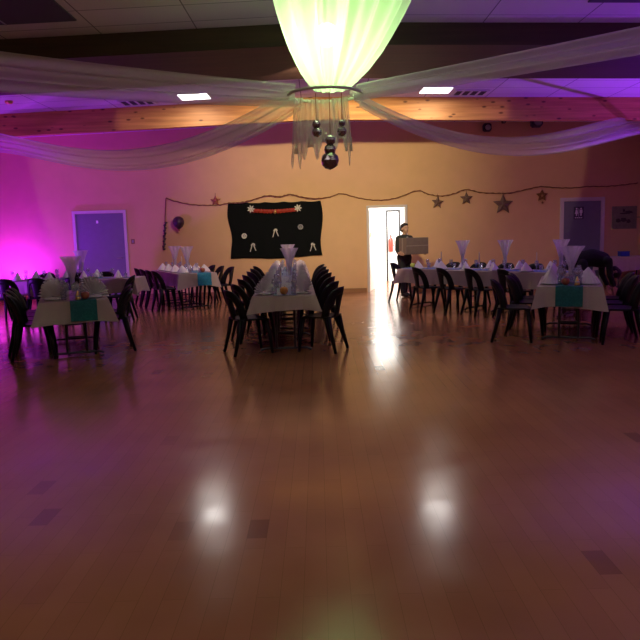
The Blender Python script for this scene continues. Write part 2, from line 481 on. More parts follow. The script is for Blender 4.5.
bm = bmesh.new(); tube(bm, [(.02, -.02, .46), (.1, -.05, .42), (.11, -.05, .28), (.08, -.05, .16)], .012, 6); link('hose', bm, M['black'], t_)
link('wall_bracket', BX((0, .085, .25), (.05, .03, .3)), M['grey'], t_)
e = pix(373, 236, 17.3)
bm = bmesh.new(); box(bm, (0, 0, 0), (.14, .006, .1), None, 0)
o = link('yellow_sign', bm, M['yellow']); o.location = hinge + R @ Vector((.25, -.004, 1.4)) + Vector(r2.location); o.rotation_euler = (0, 0, math.radians(76))
tag(o, 'small yellow sign stuck on the open white door leaf', 'sign')
# corridor lamp
t_ = thing('ceiling_light', 'bright ceiling lamp inside the white room behind the doorway', 'ceiling light', (1.85, 18.6, RZ))
link('frame', BX((0, 0, -.02), (.66, 1.26, .04)), M['ventwhite'], t_)
link('diffuser', BX((0, 0, -.05), (.6, 1.2, .02)), M['ceilon'], t_)

# ------------------------------------------------------------------ ceiling fittings
def cfit(name, label, cat, x, y, group=None):
    o = thing(name, label, cat, (x, y, ch(x)), 0, group)
    o.rotation_euler = (0, math.atan(SL) * (1 if x > 0 else -1), 0)
    return o
for px, lab in ((194, 'left lit square ceiling panel beside the purple-washed tiles'), (436, 'right lit square ceiling panel to the right of the glowing canopy')):
    p = pix(px, 91, 13.05)
    o = cfit('ceiling_light', lab, 'ceiling light', p.x, 13.05)
    bm = bmesh.new()
    for s in (-1, 1): box(bm, (s * .285, 0, -.006), (.03, .6, .02)); box(bm, (0, s * .285, -.006), (.54, .03, .02))
    link('frame', bm, M['ventwhite'], o)
    link('diffuser', BX((0, 0, -.006), (.54, .54, .012)), M['lampon'], o)
for x, lab in ((-2.4, 'left unseen fill panel added above the foreground floor'), (2.4, 'right unseen fill panel added above the foreground floor')):  # out-of-view panels added as fill for the near floor and table fronts
    o = cfit('ceiling_light', lab, 'ceiling light', x, 3.1)
    bm = bmesh.new()
    for s in (-1, 1): box(bm, (s * .285, 0, -.006), (.03, .6, .02)); box(bm, (0, s * .285, -.006), (.54, .03, .02))
    link('frame', bm, M['ventwhite'], o)
    link('diffuser', BX((0, 0, -.006), (.54, .54, .012)), M['lampon'], o)
for px, py, lab in ((137, 100, 'slotted ceiling vent left of the left lit panel'), (470, 92.5, 'slotted ceiling vent right of the right lit panel')):
    p = pix(px, py, 13.3); o = cfit('ceiling_vent', lab, 'ceiling vent', p.x, 13.3)
    link('backing', BX((0, 0, -.004), (.6, .44, .008)), M['darkgrey'], o)
    bm = bmesh.new()
    for s in (-1, 1): box(bm, (s * .3, 0, -.012), (.03, .5, .02)); box(bm, (0, s * .235, -.012), (.57, .03, .02))
    link('frame', bm, M['ventwhite'], o)
    for k in range(3): link('slat', BX((-.15 + .15 * k, 0, -.014), (.035, .44, .012)), M['ventwhite'], o)
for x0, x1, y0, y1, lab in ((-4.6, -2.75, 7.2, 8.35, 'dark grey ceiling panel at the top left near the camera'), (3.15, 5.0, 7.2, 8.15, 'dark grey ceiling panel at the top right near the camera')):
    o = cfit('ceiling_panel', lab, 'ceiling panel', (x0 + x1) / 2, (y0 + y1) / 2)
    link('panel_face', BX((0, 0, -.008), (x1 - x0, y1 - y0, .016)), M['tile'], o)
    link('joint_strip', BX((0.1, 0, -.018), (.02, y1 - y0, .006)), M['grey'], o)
p = pix(8, 92, 12.6)
o = cfit('smoke_detector', 'small round detector on the purple ceiling at far left', 'detector', p.x, 12.6)
bm = bmesh.new(); lathe(bm, [(0, -.05), (.05, -.045), (.07, -.02), (.07, 0), (0, 0)]); link('housing', bm, M['gold'], o, True)

for x_, lab in ((.12, 'left flood spotlight fixed under the timber soffit behind the glowing canopy'), (.30, 'right flood spotlight added under the timber soffit to brighten the middle back wall')):  # the right one is an extra, added for the wall's bright middle
    o = thing('spotlight', lab, 'spotlight', (x_, 9.6, 3.858 - SL * x_))
    link('bracket', BX((0, 0, -.02), (.1, .08, .04)), M['steel'], o)
    bm = bmesh.new(); lathe(bm, [(0, 0), (.05, 0), (.055, .1), (.05, .1), (.045, .02), (0, .02)], 16)
    bmesh.ops.transform(bm, matrix=Matrix.Translation((0, -.02, -.08)) @ Euler((-PI / 2, 0, 0)).to_matrix().to_4x4(), verts=bm.verts[:]); link('housing', bm, M['black'], o, True)
# small fixtures high on the back wall
def wallspot(name, px, py, s, lab, cat, m):
    p = pix(px, py, YB - .15); o = thing(name, lab, cat, (p.x, YB, p.z))
    link('bracket', BX((0, -.04, s * .35), (.04, .08, .04)), M['steel'], o)
    bm = BX((0, -.08 - s * .4, 0), (s, s * .8, s * .9), Euler((-.25, 0, 0)).to_matrix(), s * .12); link('housing', bm, m, o)
    bm = bmesh.new(); lathe(bm, [(0, 0), (s * .33, 0), (s * .36, .02), (s * .3, .02), (0, .012)], 14)
    bmesh.ops.transform(bm, matrix=Matrix.Translation((0, -.075 - s * .85, -s * .08)) @ Euler((PI / 2 - .25, 0, 0)).to_matrix().to_4x4(), verts=bm.verts[:])
    link('grille', bm, M['grey'], o)
wallspot('wall_speaker', 487, 127.5, .19, 'small black speaker high on the back wall under the beam', 'speaker', M['black'])
wallspot('spotlight', 504, 121, .1, 'tiny black spotlight between the black speaker and the bluish box', 'spotlight', M['black'])
wallspot('alarm_box', 536, 122, .26, 'dim bluish box high on the back wall toward the right', 'box', M['signblue'])

p = pix(133, 241.5, YB); o = thing('light_switch', 'small switch plate on the wall right of the purple-lit door', 'light switch', (p.x, YB, p.z))
link('plate', BX((0, -.006, 0), (.09, .012, .12), None, .003), M['base'], o); link('rocker', BX((0, -.015, 0), (.04, .01, .06)), M['grey'], o)

# notice board at right
a, b = pix(612.5, 206.5, YB), pix(635.5, 228.5, YB)
o = thing('notice_board', 'square greyish notice board on the wall right of the toilet door', 'notice board', ((a.x + b.x) / 2, YB, (a.z + b.z) / 2))
W_, H_ = b.x - a.x, a.z - b.z
link('panel', BX((0, -.01, 0), (W_, .02, H_)), M['board'], o)
bm = bmesh.new()
for s in (-1, 1): box(bm, (s * W_ / 2, -.014, 0), (.02, .028, H_)); box(bm, (0, s * H_ / 2, -0), (W_ + .02, .04, .02))
link('frame', bm, M['board'], o)
bm = bmesh.new()
for cx, cz, rx, rz in ((-.02, .17, .03, .04), (.1, .13, .09, .035), (.0, .1, .12, .02), (-.15, -.07, .06, .05), (-.02, -.05, .07, .06), (.1, -.09, .05, .05)):
    poly_prism(bm, [(cx + rx * math.cos(2 * PI * i / 12) * (1 + .3 * math.sin(3 * i)), -.024, cz + rz * math.sin(2 * PI * i / 12)) for i in range(12)], (0, .003, 0))
link('drawing', bm, M['boardmark'], o)

# ------------------------------------------------------------------ black banner with ornaments
bm = bmesh.new()
TL, TR, BL, BR = pix(228, 203, YB - .04), pix(320.5, 200.5, YB - .04), pix(231, 259.5, YB - .04), pix(323, 256, YB - .04)
g = []
NU, NV = 48, 24
for j in range(NV + 1):
    v = j / NV; row = []
    for i in range(NU + 1):
        u = i / NU
        p = TL.lerp(TR, u).lerp(BL.lerp(BR, u), v)
        p.x += .045 * math.sin(v * 5.5 + 1) * (1 - u) * math.sin(PI * v) * -1.3 + .05 * (math.sin(v * 6) if u > .9 else 0) * u * .8
        p.z += (-.02 * abs(math.sin(u * PI * 5))) * (1 - v) + .02 * math.sin(u * 7 + 1) * v
        p.y = YB - .02 - .02 * (1 + math.sin(u * 34 + 2 * math.sin(v * 3))) * (.25 + .75 * v) * .6
        row.append(p)
    g.append(row)
slab(bm, g, (0, .012, 0))
banner = link('black_banner', bm, M['blackcloth'], None, True); tag(banner, 'large black cloth banner hung on the back wall behind the centre table', 'banner')
YO = YB - .085
bm = bmesh.new()
pts = []
for i in range(41):
    u = i / 40; p = pix(249 + 49 * u, 210.2 + 1.6 * math.sin(PI * u) - 1.0 * u, YO); pts.append(p)
up = []; 
g = [[p + Vector((0, -.012 * math.sin(i * 2.1), .045 + .008 * math.sin(i * 2.7))), ] + [p + Vector((0, -.02, 0))] + [p + Vector((0, .01 * math.sin(i * 1.7), -.045 + .008 * math.cos(i * 2.3)))] for i, p in enumerate(pts)]
g = [[r[0], r[1], r[2]] for r in g]
slab(bm, g, (0, .012, 0))
rib = link('garland', bm, M['red'], None); tag(rib, 'red ribbon garland pinned along the top of the black banner', 'garland')
def flower(px, py, lab):
    p = pix(px, py, YO - .04); bm = bmesh.new()
    for k in range(7):
        a = k * 2 * PI / 7
        poly_prism(bm, [(0, 0, 0), (.06 * math.cos(a - .35), -.01, .06 * math.sin(a - .35)), (.1 * math.cos(a), -.02, .1 * math.sin(a)), (.06 * math.cos(a + .35), -.01, .06 * math.sin(a + .35))], (0, .006, 0))
    bmesh.ops.create_icosphere(bm, subdivisions=2, radius=.025)
    o = link('paper_flower', bm, M['whiteorn']); o.location = p; tag(o, lab, 'ornament')
flower(251, 209, 'white flower ornament at the left end of the red garland')
flower(298, 208, 'white flower ornament at the right end of the red garland')
p = pix(275, 211.8, YO - .05); bm = bmesh.new(); lathe(bm, [(0, .055), (.02, .05), (.03, .01), (.042, -.03), (.036, -.034), (0, -.02)], 14); bmesh.ops.create_icosphere(bm, subdivisions=2, radius=.014, matrix=Matrix.Translation((0, 0, -.04)))
o = link('bell_ornament', bm, M['gold'], None, True); o.location = p; tag(o, 'golden bell ornament at the middle of the red garland', 'ornament')
def ringorn(px, py, lab, m):
    p = pix(px, py, YO - .0); bm = bmesh.new()
    tube(bm, [(.05 * math.cos(i * PI / 8), -.01, .05 * math.sin(i * PI / 8)) for i in range(16)], .02, 6, closed=True)
    for k in range(3): tube(bm, [(.05 * math.cos(k * PI / 3), -.01, .05 * math.sin(k * PI / 3)), (-.05 * math.cos(k * PI / 3), -.01, -.05 * math.sin(k * PI / 3))], .007, 5)
    o = link('round_ornament', bm, m); o.location = p; tag(o, lab, 'ornament')
ringorn(244.3, 236, 'round whitish ornament on the left half of the black banner', M['whiteorn'])
ringorn(300.5, 227, 'round dim ornament on the right half of the black banner', M['grey'])
def cane(px, py, lab, fl):
    p = pix(px, py, YO - .0); bm = bmesh.new()
    for s, h in ((-1, 1.), (1, .8)):
        tube(bm, [(s * .07, 0, -.1 * h), (s * .045, -.005, -.02), (s * .02, -.005, .06 * h), (fl * s * .005, -.005, .1 * h), (fl * -.03 * s, -.005, .09 * h), (fl * -.045 * s, 0, .05)], .012, 6)
    o = link('cane_ornament', bm, M['whiteorn']); o.location = p; tag(o, lab, 'ornament')
cane(275.5, 233, 'white cane ornament in the middle of the black banner', 1)
cane(253, 247.5, 'white cane ornament near the lower left of the black banner', 1)
cane(313, 247, 'white cane ornament near the lower right of the black banner', -1)

# cord garland with stars
cpts = [(166, 198), (174, 201), (190, 204.4), (205, 205.3), (218, 205.2), (229, 203), (240, 202.5), (252, 200), (267, 195.6), (280, 196.6), (290, 194.2), (302, 197), (316, 198.5), (330, 197), (341, 193.6), (356, 197.3), (370, 199.8), (384, 200), (398, 197.5), (417.5, 190.6), (428, 194), (440, 196), (453, 194), (466, 189.5), (480, 192.4), (496, 193.3), (510, 193), (528, 189), (541, 186.6), (556, 187.6), (572, 187.8), (590, 186.5), (605, 186.5), (622, 185), (638, 183)]
bm = bmesh.new()
P3 = [pix(x, y, YB - (.085 if 224 < x < 326 else .03)) for x, y in cpts]
fine = []
for i in range(len(P3) - 1):
    a, b, c, d = P3[max(i - 1, 0)], P3[i], P3[i + 1], P3[min(i + 2, len(P3) - 1)]
    for k in range(5):
        t = k / 5
        fine.append(.5 * (2 * b + (c - a) * t + (2 * a - 5 * b + 4 * c - d) * t * t + (3 * b - a - 3 * c + d) * t ** 3))
fine.append(P3[-1])
for i, p in enumerate(fine): p.z += .006 * math.sin(i * 2.3)
tube(bm, fine, [.014 + .005 * math.sin(i * 3.1) for i in range(len(fine))], 6)
tube(bm, [P3[0], pix(165.5, 210, YB - .03), pix(165, 222, YB - .03)], .012, 6)
tag(link('cord_garland', bm, M['cord']), 'long brown cord garland strung in swags across the back wall', 'garland')
bm = bmesh.new()
vp = [pix(165.3 - 1.4 * k / 30 + .5 * math.sin(k * 1.1), 222 + 28 * k / 30, YB - .045) for k in range(31)]
tube(bm, vp, [.028 + .014 * math.sin(k * 2.2) for k in range(31)], 7)
tag(link('tinsel_garland', bm, M['purplerub']), 'dark thick tinsel hanging straight down beside the dark round balloon', 'garland')

def star(px, py, dpx, m, lab, open_=False, rot=0.):
    p = pix(px, py, YB - .05); r = dpx / 2 / 40.5; bm = bmesh.new()
    op = [(r * (1 if i % 2 == 0 else .45) * math.sin(i * PI / 5 + rot), 0, r * (1 if i % 2 == 0 else .45) * math.cos(i * PI / 5 + rot)) for i in range(10)]
    if open_:
        tube(bm, op, .018, 6, closed=True); tube(bm, [(x * .55, y, z * .55) for x, y, z in op], .012, 6, closed=True)
        for i in range(0, 10, 2): tube(bm, [op[i], (op[i][0] * .3, 0, op[i][2] * .3)], .01, 5)
    else:
        f = bm.verts.new((0, -.045, 0)); k = bm.verts.new((0, .03, 0)); vs = [bm.verts.new(q) for q in op]
        for i in range(10): j = (i + 1) % 10; bm.faces.new((f, vs[i], vs[j])); bm.faces.new((k, vs[j], vs[i]))
    o = link('hanging_star', bm, m); o.location = p; tag(o, lab, 'star')
    hg = bmesh.new(); tube(hg, [(0, 0, r * .95), (0, .015, r + .05)], .005, 5); link('hanger', hg, M['cord'], o)
star(215.5, 200.8, 11, M['redstar'], 'reddish star on the cord garland left of the black banner')
star(437.5, 202.5, 13, M['star'], 'small brown star nearest the bright doorway on the cord garland', rot=.1)
star(466.3, 198.5, 13.5, M['star'], 'small brown star between the doorway star and the big star')
star(503, 204.5, 21, M['star'], 'largest brown star hanging on the cord garland')
star(542, 195.5, 11, M['wicker'], 'small open wicker star left of the toilet door', True)
p = pix(542.5, 202.5, YB - .04); bm = bmesh.new(); bmesh.ops.create_icosphere(bm, subdivisions=2, radius=.025)
o = link('bauble', bm, M['wicker'], None, True); o.location = p; tag(o, 'tiny bauble hanging below the small open wicker star', 'bauble')
# dark balloon
p = pix(178.5, 222.5, YB - .145); o = thing('balloon', 'dark round balloon on the wall between the tinsel and the black banner', 'balloon', p)
bm = bmesh.new(); lathe(bm, [(0, .15), (.06, .14), (.11, .1), (.14, .03), (.135, -.03), (.1, -.1), (.05, -.145), (.015, -.16), (0, -.16)], 18); link('skin_bag', bm, M['purplerub'], o, True)
bm = bmesh.new(); lathe(bm, [(0, -.155), (.012, -.16), (.035, -.2), (0, -.19)], 8); link('knot', bm, M['redstar'], o)

# ------------------------------------------------------------------ canopy, hub, swags, baubles
HX, HY, HZ = .11, 7.0, 2.86
bm = bmesh.new()
prof = [(.15, 2.92), (.22, 3.0), (.31, 3.12), (.40, 3.28), (.47, 3.44), (.54, 3.62), (.60, 3.8), (.66, 3.98), (.70, 4.09)]
n = 220; g = []
def fold(a, z): return 1 + .14 * math.sin(10 * a + .6 * math.sin(3 * a)) + .05 * math.sin(27 * a + 1 + z) + .03 * math.sin(5 * a)

for r, z in prof:
    sh = .03 + (z - 2.95) / 1.18 * .17
    g.append([Vector((HX + .03 + sh + r * fold(a, z) * math.cos(a), HY + r * fold(a, z) * math.sin(a), z)) for a in [2 * PI * j / n for j in range(n)]])
sheet(bm, g, True)
o = link('voile_canopy', bm, M['canopy'], None, True); tag(o, 'glowing pale green voile canopy gathered under the ceiling around a lamp', 'canopy')
o2 = thing('pendant_lamp', 'bright greenish lamp hanging inside the glowing voile canopy', 'lamp', (HX + .03, HY, 4.1))
bm = bmesh.new(); bmesh.ops.create_icosphere(bm, subdivisions=3, radius=.11, matrix=Matrix.Translation((0, 0, -.66))); link('bulb', bm, M['bulb'], o2, True)
bm = bmesh.new(); tube(bm, [(0, 0, 0), (0, 0, -.52)], .01); lathe(bm, [(0, -.5), (.04, -.5), (.045, -.57), (0, -.57)]); link('lamp_holder', bm, M['hub'], o2)
bm = bmesh.new(); lathe(bm, [(.355, 0), (.38, 0), (.386, .012), (.38, .024), (.355, .024), (.35, .012), (.355, 0)], 48, (HX, HY, HZ))
o = link('hoop', bm, M['hub'], None, True); tag(o, 'white hoop below the glowing canopy gathering the voile swags', 'hoop')

def swag(A, B, s, w0, w1, name, lab, ph=0., depth=.09, n=60):
    A, B = Vector(A), Vector(B); bm = bmesh.new(); g = []
    dirx = (B - A); dirx.z = 0; dirx.normalize(); side = Vector((-dirx.y, dirx.x, 0))
    for i in range(n + 1):
        t = i / n; p = A.lerp(B, t); p.z -= s * t * (1 - t) ** 2 if s > 1 else 4 * s * t * (1 - t)
        w = w0 + (w1 - w0) * t; row = []
        for j in range(25):
            q = j / 24 - .5
            row.append(p + Vector((0, 0, 1)) * (q * w * .8) + side * (q * w * .75 + depth * w * math.sin(q * 26 + ph + 1.2 * t)) + Vector((0, 0, .02 * math.sin(q * 17 + ph))))
        g.append(row)
    sheet(bm, g)
    o = link(name, bm, M['voile'], None, True); tag(o, lab, 'drape'); return o
swag((HX - .3, HY - .05, HZ), (XL + .2, 5.2, 3.60), .12, .2, .6, 'voile_swag', 'sheer voile swag from the hoop to the near left wall')
swag((HX + .3, HY - .05, HZ + .02), (XR - .2, 4.6, 3.66), .04, .2, .6, 'voile_swag', 'purple-tinted sheer voile swag from the hoop to the near right wall', 1.)
swag((HX - .3, HY + .12, HZ), (XL + .2, 15.4, 3.70), 3.6, .24, .6, 'voile_swag', 'sheer voile swag sagging from the hoop to the far left corner', 2.)
swag((HX + .3, HY + .12, HZ), (XR - .2, 15.4, 3.70), 3.3, .24, .5, 'voile_swag', 'sheer voile swag sagging from the hoop to the far right corner', .5)
# strips hanging below the hoop
strips = [(-.27, -.04, .1, .72, 'ragged voile strip hanging leftmost below the hoop'), (-.13, -.12, .17, .62, 'wide voile strip hanging left of the lowest bauble string'), (.05, -.17, .2, .55, 'wide middle voile strip hanging behind the lowest bauble string'), (.2, -.1, .12, .52, 'voile strip hanging right of the lowest bauble string'), (.285, 0, .07, .7, 'narrow ragged voile strip hanging rightmost below the hoop')]
for dx, dy, w, L, lab in strips:
    bm = bmesh.new(); g = []
    for i in range(15):
        t = i / 14
        g.append([Vector((HX - .04 + dx * (.85 + .15 * t) + w * q * (1 + .15 * t), HY + math.sqrt(max(0, .36 ** 2 - dx * dx)) - .02 + .018 * math.sin(q * 22 + dx * 30 + t * 2), HZ + .03 - L * t * (1 - .16 * (math.sin(q * 9 + dx * 40) + 1) * (t > .85)))) for q in [k / 16 - .5 for k in range(17)]])
    sheet(bm, g); o = link('voile_strip', bm, M['stripvoile'], None, True); tag(o, lab, 'drape')
def baubles(lst, lab, Y):
    p0 = pix(lst[0][0], lst[0][1], Y); o = thing('bauble_string', lab, 'baubles', p0)
    zt_ = 0
    for px, py, d in lst:
        p = pix(px, py, Y) - p0; bm = bmesh.new(); bmesh.ops.create_icosphere(bm, subdivisions=2, radius=d * .56 * Y / 680, matrix=Matrix.Translation(p)); link('ball', bm, M['ball'], o)
        zl = p.z
    bm = bmesh.new(); tube(bm, [(0, 0, zl), (0, 0, HZ - p0.z + .01)], .004, 5); link('cord', bm, M['cord'], o)
baubles([(316.3, 124.5, 7.5), (317, 132, 9)], 'left string of two faceted dark baubles below the hoop', 6.9)
baubles([(342, 123, 6), (341.8, 131.5, 8.5)], 'right string of two faceted dark baubles below the hoop', 6.9)
baubles([(330.3, 140, 9.5), (330, 149.5, 10.5), (330, 160.5, 16)], 'lowest string of three faceted dark baubles ending in a big ball', 6.85)

# ------------------------------------------------------------------ chair
def make_chair(label, loc, rz, group):
    c = thing('plastic_chair', label, 'chair', loc, rz, group)
    # seat: dished rounded slab
    bm = bmesh.new(); g = []
    for j in range(11):
        v = j / 10; y = -.20 + .43 * v; hw = .19 + .03 * math.sin(PI * min(1, v * .8 + .1)); row = []
        for i in range(11):
            u = i / 10 * 2 - 1
            row.append((u * hw, y - .02 * u * u * (v > .8), .435 - .018 * (1 - u * u) * math.sin(PI * v) - .03 * max(0, v - .85) / .15 * .6))
        g.append(row)
    slab(bm, g, (0, 0, .025)); link('seat', bm, M['black'], c, True)
    def yb(x, z): return -.205 - .22 * (z - .44) + 2.6 * x * x
    bm = bmesh.new()
    N = 26; g = []
    for i in range(N + 1):
        a = PI * i / N
        if True:
            ca, sa = math.cos(a), math.sin(a)
            xo = .222 * math.copysign(abs(ca) ** .62, ca); zo = .44 + .385 * abs(sa) ** .62
            xi = .158 * math.copysign(abs(ca) ** .62, ca); zi = .44 + .29 * abs(sa) ** .62
        g.append([Vector((x, yb(x, z), z)) for x, z in [(xo + (xi - xo) * k / 3, zo + (zi - zo) * k / 3) for k in range(4)]])
    slab(bm, g, (0, -.02, 0)); b_ = link('backrest', bm, M['black'], c, True)
    bm = bmesh.new(); g = []
    for j in range(9):
        v = j / 8; z = .45 + .30 * v; hw = .07 + .05 * v * v
        g.append([Vector((u * hw, yb(u * hw, z) - .004, z)) for u in (-1, -.5, 0, .5, 1)])
    slab(bm, g, (0, -.014, 0)); link('splat', bm, M['black'], b_, True)
    for sx in (-1, 1):
        bm = bmesh.new(); tube(bm, [(sx * .175, .18, .435), (sx * .2, .215, .2), (sx * .215, .235, 0)], [.03, .025, .019], 7); link('leg', bm, M['black'], c, True)
        bm = bmesh.new(); tube(bm, [(sx * .19, -.17, .44), (sx * .205, -.205, .25), (sx * .222, -.27, 0)], [.034, .027, .02], 7); link('leg', bm, M['black'], c, True)
    return c
CH0 = [None]
def chair(x, y, rz, label, group):
    if CH0[0] is None: CH0[0] = make_chair(label, (x, y, 0), rz, group); return CH0[0]
    return dup(CH0[0], (x, y, 0), rz, label, group)

ORD = ['first', 'second', 'third', 'fourth', 'fifth', 'sixth', 'seventh', 'eighth', 'ninth', 'tenth']

# tableware prototypes are made on first use
PROTO = {}
def ware(kind, loc, rz, label, group):
    if kind in PROTO: return dup(PROTO[kind], loc, rz, label, group)
    bm = bmesh.new()
    if kind == 'plate':
        lathe(bm, [(0, .004), (.07, .004), (.085, .008), (.125, .02), (.125, .016), (.085, 0), (0, 0)], 24)
        o = link('plate', bm, M['plate'], None, True); cat = 'plate'
    elif kind == 'napkin':
        # bishop-hat fold: pointed front, round open back
        g = []
        for j in range(9):
            v = j / 8; z = .15 * v; row = []
            for i in range(21):
                a = 2 * PI * i / 20; r = .098 * (1 - .93 * v ** 1.25) * (1 + .1 * math.sin(3 * a + .4) + .05 * math.sin(8 * a))
                row.append(Vector((r * math.cos(a) * 1.2, r * math.sin(a) * .8 - .02 * v, z + .012 * math.sin(a * 2) * (1 - v))))
            g.append(row)
        slab(bm, g, (0, .002, .003)); o = link('folded_napkin', bm, M['napkin'], None, False); cat = 'napkin'
    elif kind == 'fan':
        # pleated fan napkin standing upright
        g = []
        for j in range(6):
            v = j / 5; row = []
            for i in range(31):
                a = PI * (i / 30) * 1.06 - .03 * PI; r = .02 + (.115 + .010 * math.sin(i * 2.1)) * v
                row.append(Vector((r * math.cos(a), (.022 if i % 2 else -.022) * (.3 + v), .015 + r * math.sin(a) * 1.15)))
            g.append(row)
        slab(bm, g, (0, .003, 0)); box(bm, (0, 0, .012), (.14, .06, .02))
        o = link('fan_napkin', bm, M['napkin']); cat = 'napkin'
    elif kind == 'glass':
        lathe(bm, [(0, 0), (.034, .002), (.006, .01), (.004, .08), (.02, .095), (.036, .125), (.036, .15), (.03, .185), (.028, .185), (.033, .15), (.032, .127), (0, .1)], 14)
        o = link('wine_glass', bm, M['glass'], None, True); cat = 'glass'
    elif kind == 'tumbler':
        lathe(bm, [(0, 0), (.03, 0), (.036, .1), (.034, .1), (.028, .006), (0, .006)], 14)
        o = link('tumbler', bm, M['glass'], None, True); cat = 'glass'
    elif kind == 'candle':
        o = thing('candlestick', label, 'candle')
        bm.free(); bm = bmesh.new(); lathe(bm, [(0, 0), (.045, 0), (.04, .01), (.01, .02), (.01, .07), (.022, .085), (.016, .1), (0, .1)], 12); link('holder', bm, M['glass'], o, True)
        bm = bmesh.new(); lathe(bm, [(0, .09), (.012, .09), (.01, .31), (.004, .315), (0, .315)], 10); link('candle', bm, M['candle'], o, True)
        bm = bmesh.new(); tube(bm, [(0, 0, .312), (.002, 0, .325)], .002, 4); link('wick', bm, M['stem'], o); cat = 'candle'
    elif kind == 'tulle':
        o = thing('tulle_centrepiece', label, 'centrepiece')
        bm.free(); bm = bmesh.new(); lathe(bm, [(0, 0), (.05, 0), (.05, .01), (.018, .03), (.022, .2), (.035, .26), (.032, .26), (.016, .2), (0, .04)], 14); link('vase', bm, M['glass'], o, True)
        bm = bmesh.new(); lathe(bm, [(.02, .1), (.022, .2), (.036, .26), (.052, .34), (.072, .41), (.09, .46)], 48, ripple=.2, nr=8); link('tulle', bm, M['tulle'], o, True)
        bm = bmesh.new(); lathe(bm, [(.02, .12), (.02, .2), (.028, .28), (.04, .36), (.055, .43)], 40, ripple=.3, nr=6); link('tulle', bm, M['tulle'], o, True)
        cat = 'centrepiece'
    elif kind in ('apple', 'orange', 'green_apple'):
        nm = {'apple': 'apple', 'orange': 'orange', 'green_apple': 'green_apple'}[kind]
        o = thing(nm, label, 'fruit')
        bm.free(); bm = bmesh.new(); lathe(bm, [(0, .006), (.02, 0), (.042, .015), (.052, .045), (.048, .075), (.03, .092), (.012, .09), (0, .08)], 18); link('flesh', bm, M[{'apple': 'apple', 'orange': 'orange', 'green_apple': 'green'}[kind]], o, True)
        bm = bmesh.new(); tube(bm, [(0, 0, .078), (.004, 0, .1), (.01, 0, .108)], .003, 5); link('stem', bm, M['stem'], o); cat = 'fruit'
    elif kind == 'gold_cone':
        o = thing('gold_cone', label, 'ornament')
        bm.free(); bm = bmesh.new(); lathe(bm, [(0, 0), (.035, 0), (.034, .01), (.006, .11), (0, .115)], 14); link('cone_body', bm, M['gold'], o, True)
        bm = bmesh.new(); lathe(bm, [(.025, .035), (.03, .035), (.026, .05), (.021, .05)], 14); link('band', bm, M['whiteorn'], o, True); cat = 'ornament'
    elif kind == 'fork' or kind == 'knife':
        box(bm, (0, -.03, .003), (.012, .11, .004)); box(bm, (0, .06, .003), (.018, .07, .003))
        if kind == 'fork':
            for k in (-1, 0, 1): box(bm, (.007 * k, .11, .003), (.003, .04, .003))
        o = link(kind, bm, M['foil']); cat = 'cutlery'
    o.location = loc; o.rotation_euler = (0, 0, rz); tag(o, label, cat, group); PROTO[kind] = o
    return o

# ------------------------------------------------------------------ tables
TZ = .74
class Tab:
    def __init__(s, name, x, y, deg, L, W=.78):
        s.name, s.L, s.W = name, L, W; a = math.radians(deg); s.a = a
        s.o = Vector((x, y, 0)); s.d = Vector((math.sin(a), math.cos(a), 0)); s.r = Vector((math.cos(a), -math.sin(a), 0))
    def p(s, u, v, z=0): return s.o + s.d * u + s.r * v + Vector((0, 0, z))
    def rz(s): return -s.a            # object +Y runs along the table
def table_units(T, nseg):
    l = T.L / nseg
    for k in range(nseg):
        if nseg == 1: lab = 'folding table with dark legs under the cloth of the ' + T.name
        else: lab = '%s folding table from the near end under the %s cloth' % (ORD[k], T.name)
        c = T.p(l * (k + .5), 0); o = thing('folding_table', lab, 'table', c, T.rz(), 'folding tables under cloths')
        link('tabletop', BX((0, 0, TZ - .022), (T.W, l - .006, .036), None, .004), M['tabletop'], o)
        for s in (-1, 1):
            y = s * (l / 2 - .28)
            for q in (-1, 1):
                bm = bmesh.new(); tube(bm, [(q * .12, y, TZ - .04), (q * .12, y, .03)], .017, 7); link('leg', bm, M['steel'], o)
            bm = bmesh.new(); tube(bm, [(-.33, y, .0165), (-.27, y, .04), (.27, y, .04), (.33, y, .0165)], .016, 7); link('foot_bar', bm, M['steel'], o)
            bm = bmesh.new(); tube(bm, [(-.12, y, .25), (.12, y, .25)], .012, 6); link('cross_bar', bm, M['steel'], o)
